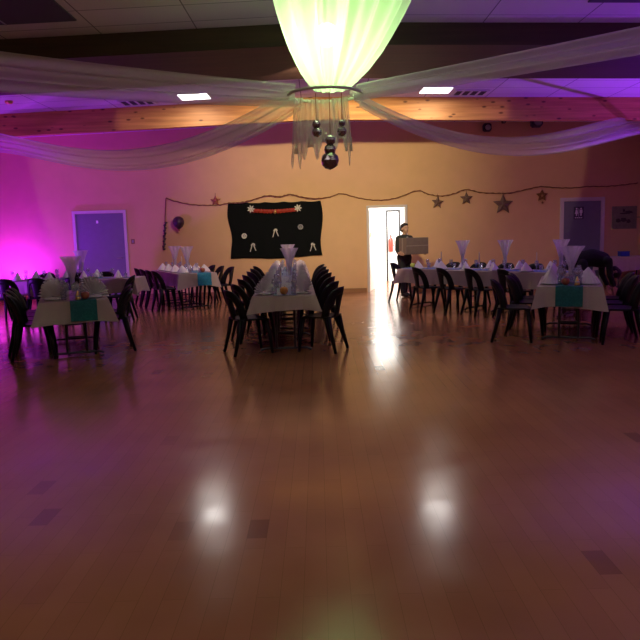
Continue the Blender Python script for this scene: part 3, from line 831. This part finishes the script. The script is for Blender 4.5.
def cloth(T, label, drop=.27, seed=0, flare=.10):
    rnd = random.Random(seed); bm = bmesh.new(); z0 = TZ + .0
    hw, L = T.W / 2 + .006, T.L
    per = []
    nu = max(12, int(L / .06)); nv = 14
    for i in range(nv): per.append((0 - .006, -hw + 2 * hw * i / nv, (0, -1)))
    # walk: near edge left->right, right edge near->far, far edge, left edge
    P = []
    for i in range(nv): P.append((Vector((-hw + 2 * hw * i / nv, -.006)), Vector((0, -1)), i / nv))
    for i in range(nu): P.append((Vector((hw, -.006 + (L + .012) * i / nu)), Vector((1, 0)), i / nu))
    for i in range(nv): P.append((Vector((hw - 2 * hw * i / nv, L + .006)), Vector((0, 1)), i / nv))
    for i in range(nu): P.append((Vector((-hw, L + .006 - (L + .012) * i / nu)), Vector((-1, 0)), i / nu))
    corners = [Vector((-hw, 0)), Vector((hw, 0)), Vector((hw, L)), Vector((-hw, L))]
    rows = []
    ph = rnd.random() * 6
    def make(offz, shrink):
        rows = []
        for r in range(7):
            t = r / 6; row = []
            for k, (p, nrm, f) in enumerate(P):
                dc = min((p - c).length for c in corners)
                cf = math.exp(-(dc / .11) ** 2)
                cc = min(corners, key=lambda c: (p - c).length)
                cdir = Vector((1 if cc.x > 0 else -1, 1 if cc.y > L / 2 else -1)).normalized()
                out = nrm * (.018 + .014 * math.sin(k * .83 + ph) + .008 * math.sin(k * 2.1)) * (1 - cf) + cdir * flare * cf
                q = p + out * t * (1 if t < .2 else 1) - nrm * shrink
                z = z0 - drop * t * (1 + .06 * math.sin(k * .37 + ph) + .12 * cf) + offz
                row.append((q.x, q.y, z))
            rows.append(row)
        return rows
    A = make(0, 0)
    VA = [[bm.verts.new(p) for p in row] for row in A]
    for a, b in zip(VA, VA[1:]):
        for j in range(len(a)):
            k = (j + 1) % len(a); bm.faces.new((a[j], a[k], b[k], b[j]))
    bm.faces.new(VA[0])
    o = link('tablecloth', bm, M['cloth']); o.location = T.o; o.rotation_euler = (0, 0, T.rz()); tag(o, label, 'tablecloth', None)
    return o
def runner(T, label, m, u0, u1, v0, v1, drop=0., end=0, side=False):
    """strip lying on the cloth, optionally draped over the near end"""
    bm = bmesh.new(); g = []
    us = [u0 + (u1 - u0) * i / 24 for i in range(25)]
    path = [(u, TZ + .006 + .002 * math.sin(u * 40)) for u in us]
    if drop: path = [(-.034 - .012 * (1 - k / 6), TZ - drop * (1 - k / 6)) for k in range(6)] + [(-.03, TZ - .0), (-.018, TZ + .007)] + path
    for u, z in path: g.append([Vector((v0 + (v1 - v0) * k / 8, u, z + (.0 if z < TZ else .0))) for k in range(9)])
    slab(bm, g, (0, -.003 if drop else 0, .003))
    o = link('table_runner', bm, m); o.location = T.o; o.rotation_euler = (0, 0, T.rz()); tag(o, label, 'runner'); return o

GC, GN, GP, GG, GT = 'black plastic chairs', 'folded white napkins', 'white plates', 'wine glasses', 'tumblers'
def settings(T, places, fan=None):
    """places: list of (u, side) side -1 left, +1 right; the seat each plate, napkin and glass belongs to"""
    cnt = {-1: 0, 1: 0}
    for u, s in places:
        w = ORD[cnt[s]]; cnt[s] += 1; sd = T.sides[0 if s < 0 else 1]
        pl = '%s place on the %s of the %s' % (w, sd, T.name)
        ware('plate', T.p(u, s * .24, TZ + .004), T.rz(), 'white plate at the ' + pl, GP)
        nk = ware('fan' if fan else 'napkin', T.p(u, s * (.25), TZ + .0125), T.rz() + (s * fan if fan else 0) + random.uniform(-.4, .4), ('white fan-folded napkin at the ' if fan else 'white pointed napkin at the ') + pl, GN)
        if T.name == 'front left table': nk.scale = (1.4, 1.4, 1.25)
        ware('glass', T.p(u + .13, s * .13, TZ + .004), 0, 'wine glass at the ' + pl, GG)
        ware('tumbler', T.p(u - .12, s * .12, TZ + .004), 0, 'tumbler at the ' + pl, GT)
def chairs(T, left, right, vl=.58, vr=.58, tl=0, tr=0):
    for s, us in ((-1, left), (1, right)):
        for i, u in enumerate(us):
            v = vl if s < 0 else vr
            if isinstance(u, tuple): u, v = u
            p = T.p(u, s * v); rz = T.rz() + (-PI / 2 + tl if s < 0 else PI / 2 + tr) + random.uniform(-.06, .06)
            lab = '%s black chair %s %s of the %s' % (ORD[i], T.order, T.sides[0 if s < 0 else 1], T.name)
            chair(p.x, p.y, rz, lab, GC)

# centre table
C = Tab('centre table', -.44, 8.4, -1.8, 7.2); C.sides = ('left side', 'right side'); C.order = 'from the near end on the'
table_units(C, 4); cloth(C, 'long pale cloth over the centre table in front of the black banner', seed=1, drop=.18)
runner(C, 'glittering blue runner along the middle of the centre table', M['run_glit'], 0.02, 6.9, -.13, .15)
cu = [.28 + k for k in range(7)]
chairs(C, cu, cu, .47, .47, .42, -.42)
settings(C, [(u, -1) for u in cu] + [(u, 1) for u in cu], -.7)
ware('orange', C.p(.14, -.0, TZ + .010), 0, 'orange fruit at the near end of the centre table', None)
ware('tulle', C.p(2.2, .06, TZ + .010), 0, 'tall white tulle centrepiece near the middle of the centre table', None).scale = (1.4, 1.4, 1.15)
ware('tulle', C.p(5.2, .0, TZ + .010), 0, 'tulle centrepiece toward the far end of the centre table', None)
for k, u in enumerate((1.1, 3.6, 4.5)):
    ware('candle', C.p(u, -.06 + .05 * k, TZ + .010), 0, '%s candlestick from the near end of the centre table' % ORD[k], None)

# front left table
L1 = Tab('front left table', -3.08, 8.5, -20, 1.9, .82); L1.sides = ('left side', 'right side'); L1.order = 'from the near end on the'
table_units(L1, 1); cloth(L1, 'pale cloth over the front left table with a teal runner', seed=2, flare=.15)
runner(L1, 'teal runner hanging over the near end of the front left table', M['run_teal'], 0, 1.7, -.05, .27, .255)
chairs(L1, [(.38, .5), .9, 1.42, 1.92], [(.5, .46), (1.25, .5)])
settings(L1, [(.3, -1), (.85, -1), (1.4, -1), (.32, 1), (.85, 1), (1.4, 1)], .25)
ware('apple', L1.p(.08, .14, TZ + .012), 0, 'red apple on the teal runner of the front left table', None)
ware('gold_cone', L1.p(.07, .05, TZ + .012), 0, 'small gold cone beside the apple on the front left table', None)
ware('tulle', L1.p(.75, .0, TZ + .012), 0, 'white tulle centrepiece on the front left table', None)
for k in range(10):
    ware('glass', L1.p(.22 + .13 * (k % 5) + random.uniform(-.03, .03), -.1 + .13 * (k // 5) + random.uniform(-.03, .03), TZ + .012), 0, 'wine glass clustered in the middle of the front left table', 'clustered glasses on the front left table')

# table in front of the purple-lit door
L2 = Tab('purple-door table', -3.45, 13.1, -90, 2.6); L2.sides = ('near side', 'far side'); L2.order = 'from the right on the'
table_units(L2, 2); cloth(L2, 'white cloth over the table in front of the purple-lit door', seed=3)
runner(L2, 'blue runner on the table in front of the purple-lit door', M['run_blue'], .1, 2.4, -.14, .14)
chairs(L2, [1.0, 1.65, 2.25], [.9, 1.5, 2.1])
settings(L2, [(.35, -1), (1.0, -1), (1.65, -1), (2.25, -1), (.9, 1), (1.5, 1), (2.1, 1)])
chair(-3.66, 12.42, PI / 2 + .12, 'black chair seen side-on at the right corner of the purple-door table', GC)
ware('tulle', L2.p(1.1, 0, TZ + .012), 0, 'tulle centrepiece in front of the purple-lit door', None)

# back left table
L3 = Tab('back left table', -2.46, 13.85, -27, 2.2); L3.sides = ('left side', 'right side'); L3.order = 'from the near end on the'
table_units(L3, 2); cloth(L3, 'white cloth over the back left table with a bright blue runner', seed=4)
runner(L3, 'bright blue runner hanging over the near end of the back left table', M['run_blue'], 0, 2.0, -.02, .27, .25)
chairs(L3, [.25, .78, 1.31, 1.84], [(.35, .6), .95, 1.55])
settings(L3, [(.25, -1), (.78, -1), (1.31, -1), (1.84, -1), (.35, 1), (.95, 1), (1.55, 1)])
ware('apple', L3.p(.08, .13, TZ + .012), 0, 'brownish apple on the blue runner of the back left table', None)
ware('tulle', L3.p(.55, -.05, TZ + .012), 0, 'right tulle centrepiece on the back left table', None)
ware('tulle', L3.p(1.6, -.02, TZ + .012), 0, 'left tulle centrepiece on the back left table', None)
ware('candle', L3.p(1.15, .0, TZ + .012), 0, 'right candlestick on the back left table', None)
ware('candle', L3.p(1.9, .0, TZ + .012), 0, 'left candlestick on the back left table', None)

# front right table
R1 = Tab('front right table', 3.2, 8.66, 20, 1.9); R1.sides = ('left side', 'right side'); R1.order = 'from the near end on the'
table_units(R1, 1); cloth(R1, 'pale cloth over the front right table with a green runner', seed=5)
runner(R1, 'dark green runner hanging over the near end of the front right table', M['run_teal'], 0, 1.7, -.17, .16, .255)
chairs(R1, [(.16, .7), (.85, .56), (1.42, .56)], [(.2, .64), .85, 1.5])
settings(R1, [(.3, -1), (.85, -1), (1.4, -1), (.32, 1), (.85, 1), (1.4, 1)])
ware('apple', R1.p(.1, -.05, TZ + .012), 0, 'red apple on the green runner of the front right table', None)
ware('gold_cone', R1.p(.07, .09, TZ + .012), 0, 'small gold cone beside the apple on the front right table', None)
ware('tulle', R1.p(.62, .02, TZ + .012), 0, 'large purple-lit tulle centrepiece on the front right table', None).scale = (1.7, 1.7, 1.05)
for k in range(10):
    ware('glass', R1.p(.22 + .13 * (k % 5) + random.uniform(-.03, .03), -.08 + .14 * (k // 5) + random.uniform(-.03, .03), TZ + .012), 0, 'wine glass clustered in the middle of the front right table', 'clustered glasses on the front right table')

# long right table with the royal blue runner near the doorway
R2 = Tab('long right table', 1.85, 13.75, 136, 3.6); R2.sides = ('far side', 'near side'); R2.order = 'from the doorway end on the'
table_units(R2, 2); cloth(R2, 'long pale cloth over the right table that starts by the doorway', seed=6)
runner(R2, 'royal blue runner hanging over the doorway end of the long right table', M['run_royal'], 0, 3.4, -.1, .24, .25)
chairs(R2, [.5, 1.1, 1.7, 2.3, 2.9], [(.95, .68), (1.5, .68), (2.08, .66), (2.7, .62)], tr=-.4)
settings(R2, [(.5, -1), (1.1, -1), (1.7, -1), (2.3, -1), (2.9, -1), (.4, 1), (.95, 1), (1.5, 1), (2.08, 1), (2.7, 1), (3.2, 1)])
chair(1.80, 14.3, R2.rz() + .3, 'black chair at the doorway end of the long right table', GC)
ware('green_apple', R2.p(.16, .12, TZ + .012), 0, 'yellow-green apple on the royal blue runner', None)
ware('tulle', R2.p(1.25, .0, TZ + .012), 0, 'tulle centrepiece nearest the doorway on the long right table', None)
ware('tulle', R2.p(2.15, .0, TZ + .012), 0, 'middle tulle centrepiece on the long right table', None)
ware('tulle', R2.p(3.2, .0, TZ + .012), 0, 'tulle centrepiece at the right end of the long right table', None)
for k, u in enumerate((.75, 1.6, 2.75)):
    ware('candle', R2.p(u, -.02, TZ + .012), 0, '%s candlestick from the doorway end of the long right table' % ORD[k], None)

# cloth-covered table at the far right
R3 = Tab('far right table', 6.72, 16.0, 90, 1.1, .9); R3.sides = ('far side', 'near side'); R3.order = 'from the left on the'
table_units(R3, 1); cloth(R3, 'pale cloth over the far right table against the back wall', seed=7, drop=.3)
o = thing('blue_box', 'small blue box on the left end of the far right table', 'box', R3.p(.5, -.12, TZ + .006))
link('carton', BX((0, 0, .05), (.22, .16, .1), None, .004), M['bluebox'], o); link('lid', BX((0, 0, .108), (.23, .17, .018), None, .004), M['bluebox'], o)
for k, (u, v) in enumerate(((.42, .06), (.68, .06))):
    o = thing('crate', '%s pinkish crate under the far right table' % ('left', 'right')[k], 'crate', R3.p(u, v, .0), 0); o.scale = (.75, .75, .9)
    bm = bmesh.new()
    for s in (-1, 1): box(bm, (s * .14, 0, .15), (.015, .24, .29)); box(bm, (0, s * .12, .15), (.28, .015, .29))
    box(bm, (0, 0, .01), (.28, .24, .02)); link('crate_body', bm, M['pinkbox'], o)
    bm = bmesh.new(); box(bm, (0, -.13, .22), (.1, .012, .03)); link('grip', bm, M['base'], o)

# ------------------------------------------------------------------ people
def capsules(bm, bones, n=14):
    for a, ra, b, rb in bones:
        a, b = Vector(a), Vector(b)
        L = (b - a).length
        if L < 1e-4: continue
        pts, rad = [], []
        t = (b - a) / L
        for k in range(5): th = PI / 2 * (1 - k / 4); pts.append(a - t * ra * math.sin(th)); rad.append(max(ra * math.cos(th), ra * .08))
        for k in range(5): th = PI / 2 * k / 4; pts.append(b + t * rb * math.sin(th)); rad.append(max(rb * math.cos(th), rb * .08))
        tube(bm, pts, rad, n)
def ellip(bm, c, s, R=None):
    T = Matrix.Translation(c) @ (R.to_4x4() if R else Matrix.Identity(4)) @ Matrix.Diagonal((*s, 1))
    bmesh.ops.create_uvsphere(bm, u_segments=20, v_segments=14, radius=1, matrix=T)
def fuse(name, bm, m, parent, vox=.01, it=4):
    me = bpy.data.meshes.new('tmp'); bm.to_mesh(me); bm.free()
    t = bpy.data.objects.new('tmp', me); COL.objects.link(t)
    r = t.modifiers.new('r', 'REMESH'); r.mode = 'VOXEL'; r.voxel_size = vox
    s = t.modifiers.new('s', 'SMOOTH'); s.iterations = it; s.factor = .5
    dg = bpy.context.evaluated_depsgraph_get(); dg.update()
    new = bpy.data.meshes.new_from_object(t.evaluated_get(dg))
    bpy.data.objects.remove(t)
    new.materials.clear(); new.materials.append(m)
    for p in new.polygons: p.use_smooth = True
    new.name = name
    o = bpy.data.objects.new(name, new); COL.objects.link(o)
    if parent: o.parent = parent
    return o
def hand(bm, wrist, fwd, nrm, side, curl):
    """palm from the wrist along fwd; fingers curl toward nrm; thumb on the +side"""
    fwd, nrm, side = Vector(fwd).normalized(), Vector(nrm).normalized(), Vector(side).normalized()
    w = Vector(wrist)
    for k in range(4):
        q = (k - 1.5) * .02
        base = w + fwd * .085 - side * q
        capsules(bm, [(w + fwd * .01 - side * q * .6, .017, base, .012)], 8)
        L = (.068, .078, .072, .056)[k] / 3; d = fwd.copy(); p = base
        for s in range(3):
            ang = curl * (s + 1) / 1.6
            d2 = (fwd * math.cos(ang) + nrm * math.sin(ang)).normalized(); q2 = p + d2 * L * 1.15
            capsules(bm, [(p, .0098 - .0012 * s, q2, .009 - .0013 * s)], 8); p = q2
    a = w + fwd * .025 + side * .022; b = a + (fwd * .6 + side * .75 + nrm * .3).normalized() * .04; c = b + (fwd * .8 + side * .2 + nrm * .6).normalized() * .032
    capsules(bm, [(a, .014, b, .0115), (b, .0115, c, .009)], 8)
def head(bm, c, R, k=1.):
    """c = head centre, R maps local (face -> -Y) to the figure"""
    def q(x, y, z): return Vector(c) + R @ Vector((x, y, z)) * k
    ellip(bm, q(0, .008, .02), (.074 * k, .092 * k, .098 * k), R)
    ellip(bm, q(0, -.03, -.045), (.055 * k, .058 * k, .068 * k), R)
    capsules(bm, [(q(0, -.088, .012), .008 * k, q(0, -.105, -.022), .013 * k)], 8)
    capsules(bm, [(q(-.018, -.085, -.058), .007 * k, q(.018, -.085, -.058), .007 * k)], 8)
    ellip(bm, q(0, -.075, -.1), (.02 * k, .016 * k, .016 * k), R)
    for s in (-1, 1):
        ellip(bm, q(s * .078, .01, -.01), (.012 * k, .02 * k, .032 * k), R)
        capsules(bm, [(q(s * .015, -.082, .03), .007 * k, q(s * .045, -.074, .03), .007 * k)], 8)
def eyes(c, R, parent, k=1.):
    for s in (-1, 1):
        bm = bmesh.new(); ellip(bm, Vector(c) + R @ Vector((s * .03, -.082, .01)) * k, (.011 * k, .007 * k, .006 * k), R); link('eye', bm, M['eye'], parent, True)

# person walking out of the doorway, carrying a flat carton in front
px_, py_ = 1.945, 15.4
hp = pix(405, 229, py_)
S = (hp.z + .12) / 1.70                     # stature scale
P1 = thing('person', 'person in a dark jacket carrying a brown carton beside the doorway', 'person', (px_, py_, 0), math.radians(30))
# local frame: faces -Y, rotated 30 deg so it faces right and toward the camera
J = lambda x, y, z: (x * S, y * S, z * S)
bm = bmesh.new()
bones = [(J(0, .01, .95), .13 * S, J(0, .01, 1.15), .115 * S), (J(0, .01, 1.15), .115 * S, J(0, .0, 1.32), .125 * S), (J(-.1, .0, 1.36), .07 * S, J(.1, 0, 1.36), .07 * S), (J(0, 0, 1.38), .055 * S, J(0, -.015, 1.5), .05 * S)]
for s in (-1, 1):
    st = .09 * s
    bones += [(J(s * .09, .01, .92), .092 * S, J(s * .095, -.02 + st * .6, .5), .06 * S), (J(s * .095, -.02 + st * .6, .5), .058 * S, J(s * .1, .03 + st, .09), .038 * S), (J(s * .1, .03 + st, .06), .035 * S, J(s * .11, -.12 + st, .035), .03 * S)]
    bones += [(J(s * .17, 0, 1.36), .058 * S, J(s * .22, -.02, 1.1), .043 * S), (J(s * .22, -.02, 1.1), .042 * S, J(s * .345, -.24, 1.03), .03 * S)]
capsules(bm, bones); head(bm, J(0, -.03, 1.59), Matrix.Identity(3), S)
for s in (-1, 1): hand(bm, J(s * .345, -.25, 1.03), (-s * .1, -1, -.15), (-s * 1., 0, 0), (0, 0, 1), .12)
body = fuse('body', bm, M['skin'], P1, .0075, 3)
eyes(J(0, -.03, 1.59), Matrix.Identity(3), P1, S)
bm = bmesh.new(); capsules(bm, [(J(0, .01, .90), .15 * S, J(0, .01, 1.15), .135 * S), (J(0, .01, 1.15), .135 * S, J(0, .0, 1.32), .142 * S), (J(-.11, .005, 1.36), .082 * S, J(.11, .005, 1.36), .082 * S)] + [x for s in (-1, 1) for x in ((J(s * .17, 0, 1.36), .07 * S, J(s * .22, -.02, 1.1), .056 * S), (J(s * .22, -.02, 1.1), .055 * S, J(s * .335, -.215, 1.035), .044 * S))])
fuse('jacket', bm, M['jacket'], P1, .012, 4)
bm = bmesh.new(); capsules(bm, [(J(0, -.065, 1.12), .07 * S, J(0, -.075, 1.36), .06 * S), (J(0, -.0, 1.40), .066 * S, J(0, -.005, 1.42), .062 * S)]); fuse('shirt', bm, M['shirt'], P1, .012, 3)['label'] = 'grey shirt'
bm = bmesh.new(); capsules(bm, [(J(0, .01, .93), .138 * S, J(0, .01, .98), .132 * S)] + [x for s in (-1, 1) for x in ((J(s * .09, .01, .92), .105 * S, J(s * .095, -.02 + s * .054, .5), .075 * S), (J(s * .095, -.02 + s * .054, .5), .074 * S, J(s * .1, .03 + s * .09, .12), .058 * S))])
fuse('trousers', bm, M['trouser'], P1, .012, 4)
for s in (-1, 1):
    bm = bmesh.new(); capsules(bm, [(J(s * .1, .03 + s * .09, .052), .05 * S, J(s * .11, -.13 + s * .09, .042), .04 * S)]); o = fuse('shoe', bm, M['shoe'], P1, .01, 2)
bm = bmesh.new(); ellip(bm, J(0, .0, 1.63), (.084 * S, .1 * S, .088 * S)); ellip(bm, J(0, .035, 1.58), (.08 * S, .07 * S, .09 * S)); ellip(bm, J(0, -.07, 1.675), (.06 * S, .035 * S, .03 * S))
fuse('hair', bm, M['hair'], P1, .01, 2)
# carton
R_ = Matrix.Rotation(math.radians(10), 3, 'Z')
cb = pix(416.5, 246, 14.95)
a_ = math.radians(30)
o = thing('carton', 'wide brown cardboard carton held by the person beside the doorway', 'box', (px_ + .34 * math.sin(a_), py_ - .34 * math.cos(a_), cb.z - .18), a_)
CW, CD, CHH = .62, .26, .36
link('carton_body', BX((0, 0, CHH / 2), (CW, CD, CHH), None, .006), M['carton'], o)
bm = bmesh.new(); box(bm, (0, 0, CHH / 2), (CW + .003, .05, CHH + .003)); link('tape', bm, M['tape'], o)
bm = bmesh.new(); box(bm, (0, -CD / 2 - .001, CHH * .52), (CW - .02, .006, .02)); link('flap_seam', bm, M['tape'], o)

# person bending over behind the front right table
hip = pix(580.5, 263, 12.35)
P2 = thing('person', 'person dressed in black bending far forward behind the front right table', 'person', (hip.x, 12.35, 0), 0)
P2.scale = (.93, .93, .93)
bm = bmesh.new()
sh = Vector((.46, -.05, .93)); hd = sh + Vector((.13, -.05, -.2))
hpv = Vector((0, 0, .93))
bones = [(hpv, .135, (.2, -.02, 1.0), .13), ((.2, -.02, 1.0), .13, (.4, -.04, .96), .125), (sh + Vector((-.03, -.14, 0)), .07, sh + Vector((-.03, .14, 0)), .07), (sh, .055, hd, .05)]
for s in (-1, 1):
    bones += [((0, s * .09, .9), .09, (.05, s * .11, .48), .06), ((.05, s * .11, .48), .058, (-.02, s * .12, .09), .04), ((-.02, s * .12, .06), .036, (.13, s * .13, .035), .03)]
    bones += [(sh + Vector((0, s * .17, 0)), .055, sh + Vector((.02, s * .19, -.27)), .042), (sh + Vector((.02, s * .19, -.27)), .04, sh + Vector((.12, s * .15, -.5)), .028)]
capsules(bm, bones)
RH = Euler((math.radians(-110), 0, math.radians(90))).to_matrix()
RH = Matrix(((0, -.2, .98), (1, 0, 0), (0, .98, .2))).to_3x3()   # columns: side, back, up of the head
RH = Matrix.Identity(3)
up = Vector((.75, -.1, -.65)).normalized(); back = Vector((.62, 0, .78)); back = (back - up * back.dot(up)).normalized(); sd = back.cross(up)
RH = Matrix((sd, back, up)).transposed()
hc = hd + up * .05
head(bm, hc, RH)
for s in (-1, 1): hand(bm, sh + Vector((.125, s * .15, -.51)), (.3, 0, -1), (0, -s, 0), (1, 0, .2), .3)
fuse('body', bm, M['skin'], P2, .0085, 3)
eyes(hc, RH, P2)
bm = bmesh.new(); capsules(bm, [((.0, 0, .95), .165, (.2, -.02, .99), .175), ((.2, -.02, .99), .175, (.40, -.04, .94), .16), (sh + Vector((-.03, -.15, 0)), .085, sh + Vector((-.03, .15, 0)), .085)] + [x for s in (-1, 1) for x in ((sh + Vector((0, s * .17, 0)), .07, sh + Vector((.02, s * .19, -.27)), .06), (sh + Vector((.02, s * .19, -.27)), .058, sh + Vector((.11, s * .155, -.47)), .045))])
fuse('black_top', bm, M['blackwear'], P2, .014, 4)
bm = bmesh.new(); capsules(bm, [((0, 0, .93), .148, (.04, 0, .95), .145)] + [x for s in (-1, 1) for x in (((0, s * .09, .9), .108, (.05, s * .11, .48), .076), ((.05, s * .11, .48), .075, (-.02, s * .12, .11), .058))])
fuse('trousers', bm, M['trouser'], P2, .014, 4)
for s in (-1, 1):
    bm = bmesh.new(); capsules(bm, [((-.02, s * .12, .052), .05, (.14, s * .13, .042), .04)]); fuse('shoe', bm, M['shoe'], P2, .012, 2)
bm = bmesh.new(); ellip(bm, hc + RH @ Vector((0, .012, .035)), (.086, .1, .095), RH); ellip(bm, hc + RH @ Vector((0, .045, -.02)), (.08, .07, .09), RH); fuse('hair', bm, M['hair'], P2, .012, 2)

# ------------------------------------------------------------------ floor-standing LED uplighters
def par(x, y, rz, lab):
    o = thing('uplighter', lab, 'stage light', (x, y, 0), rz)
    bm = bmesh.new()
    tube(bm, [(-.14, .1, .012), (-.14, -.1, .012)], .012, 6); tube(bm, [(.14, .1, .012), (.14, -.1, .012)], .012, 6)
    tube(bm, [(-.14, 0, .012), (-.14, 0, .16), (.14, 0, .16), (.14, 0, .012)], .01, 6); link('yoke', bm, M['steel'], o)
    bm = bmesh.new(); lathe(bm, [(0, 0), (.07, 0), (.1, .04), (.1, .2), (.092, .2), (.09, .17), (0, .17)], 20, (0, 0, .03)); link('housing', bm, M['black'], o, True)
    bm = bmesh.new(); lathe(bm, [(0, .19), (.088, .19), (.088, .195), (0, .196)], 20, (0, 0, .03)); link('lens', bm, M['ledm'], o)
    return o
UP = [(7.45, 5.4, 'violet uplighter on the floor by the right wall nearest the camera'), (-7.35, 16.25, 'magenta uplighter on the floor in the far left corner'), (-7.35, 11.6, 'magenta uplighter on the floor by the left wall'), (7.4, 11.5, 'violet uplighter on the floor by the right wall beyond the front right table')]
for x, y, l in UP: par(x, y, 0, l)

# ------------------------------------------------------------------ lights
def light(kind, name, loc, power, col, **k):
    d = bpy.data.lights.new(name, kind); d.energy = power; d.color = col
    for a, v in k.items():
        if a != 'aim': setattr(d, a, v)
    o = bpy.data.objects.new(name, d); COL.objects.link(o); o.location = loc
    if 'aim' in k:
        o.rotation_euler = (Vector(k['aim']) - Vector(loc)).to_track_quat('-Z', 'Y').to_euler()
    return o
# lamp inside the canopy: all-round greenish glow; separate floods under the soffit face the back wall
light('POINT', 'canopy_glow', (HX + .03, HY, 3.44), 42, (.86, 1., .74), shadow_soft_size=.12)
fl = light('SPOT', 'wall_flood', (.12, 9.72, 3.78), 310, (1., .66, .50), shadow_soft_size=.06, spot_blend=.03, spot_size=math.radians(88))
fl.rotation_euler = (math.radians(90), 0, math.radians(1.2))
fc = light('SPOT', 'wall_flood_narrow', (.30, 9.72, 3.78), 1000, (1., .90, .46), shadow_soft_size=.06, spot_blend=1., spot_size=math.radians(66), aim=(.45, 16.8, 3.0))  # added second flood, makes the wall fall off toward its sides
# the two lit far ceiling panels, then the added fill panels
for px in (194, 436):
    p = pix(px, 91, 13.05); light('AREA', 'panel_light', (p.x, 13.05, ch(p.x) - .03), 13, (1., .93, .86), shape='SQUARE', size=.5, aim=(p.x, 13.05, 0))
for x in (-2.4, 2.4):
    light('AREA', 'panel_light', (x, 3.1, ch(x) - .03), 15, (1., .86, .8), shape='SQUARE', size=.5, aim=(x, 3.1, 0))  # added fill from above the foreground, outside the view
# magenta uplighters
light('SPOT', 'magenta_corner', (-7.35, 16.2, .26), 430, (.32, .012, 1.), spot_size=math.radians(150), spot_blend=.6, shadow_soft_size=.08, aim=(-7.2, 16.5, 3))
light('SPOT', 'magenta_left', (-7.35, 11.6, .26), 560, (.38, .03, 1.), spot_size=math.radians(125), spot_blend=.9, shadow_soft_size=.08, aim=(-4.6, 16, 2.9))
light('SPOT', 'violet_right', (7.4, 11.5, .26), 900, (.27, .03, 1.), spot_size=math.radians(120), spot_blend=.8, shadow_soft_size=.08, aim=(6.7, 11.2, 4))
light('SPOT', 'violet_right_near', (7.45, 5.4, .26), 430, (.34, .03, 1.), spot_size=math.radians(74), spot_blend=.8, shadow_soft_size=.08, aim=(5.3, 6.1, 3.1))
# bright room
light('AREA', 'corridor_lamp', (1.85, 18.6, RZ - .08), 150, (1., .98, .93), shape='RECTANGLE', size=.6, size_y=1.2, aim=(1.85, 18.6, 0))

w = bpy.data.worlds.new('world'); SC.world = w; w.use_nodes = True
w.node_tree.nodes['Background'].inputs[0].default_value = (.02, .02, .03, 1)
vs = SC.view_settings
SC.display_settings.display_device = 'sRGB'
vs.view_transform = 'Standard'; vs.look = 'None'; vs.gamma = 1; vs.use_curve_mapping = False; vs.exposure = 0
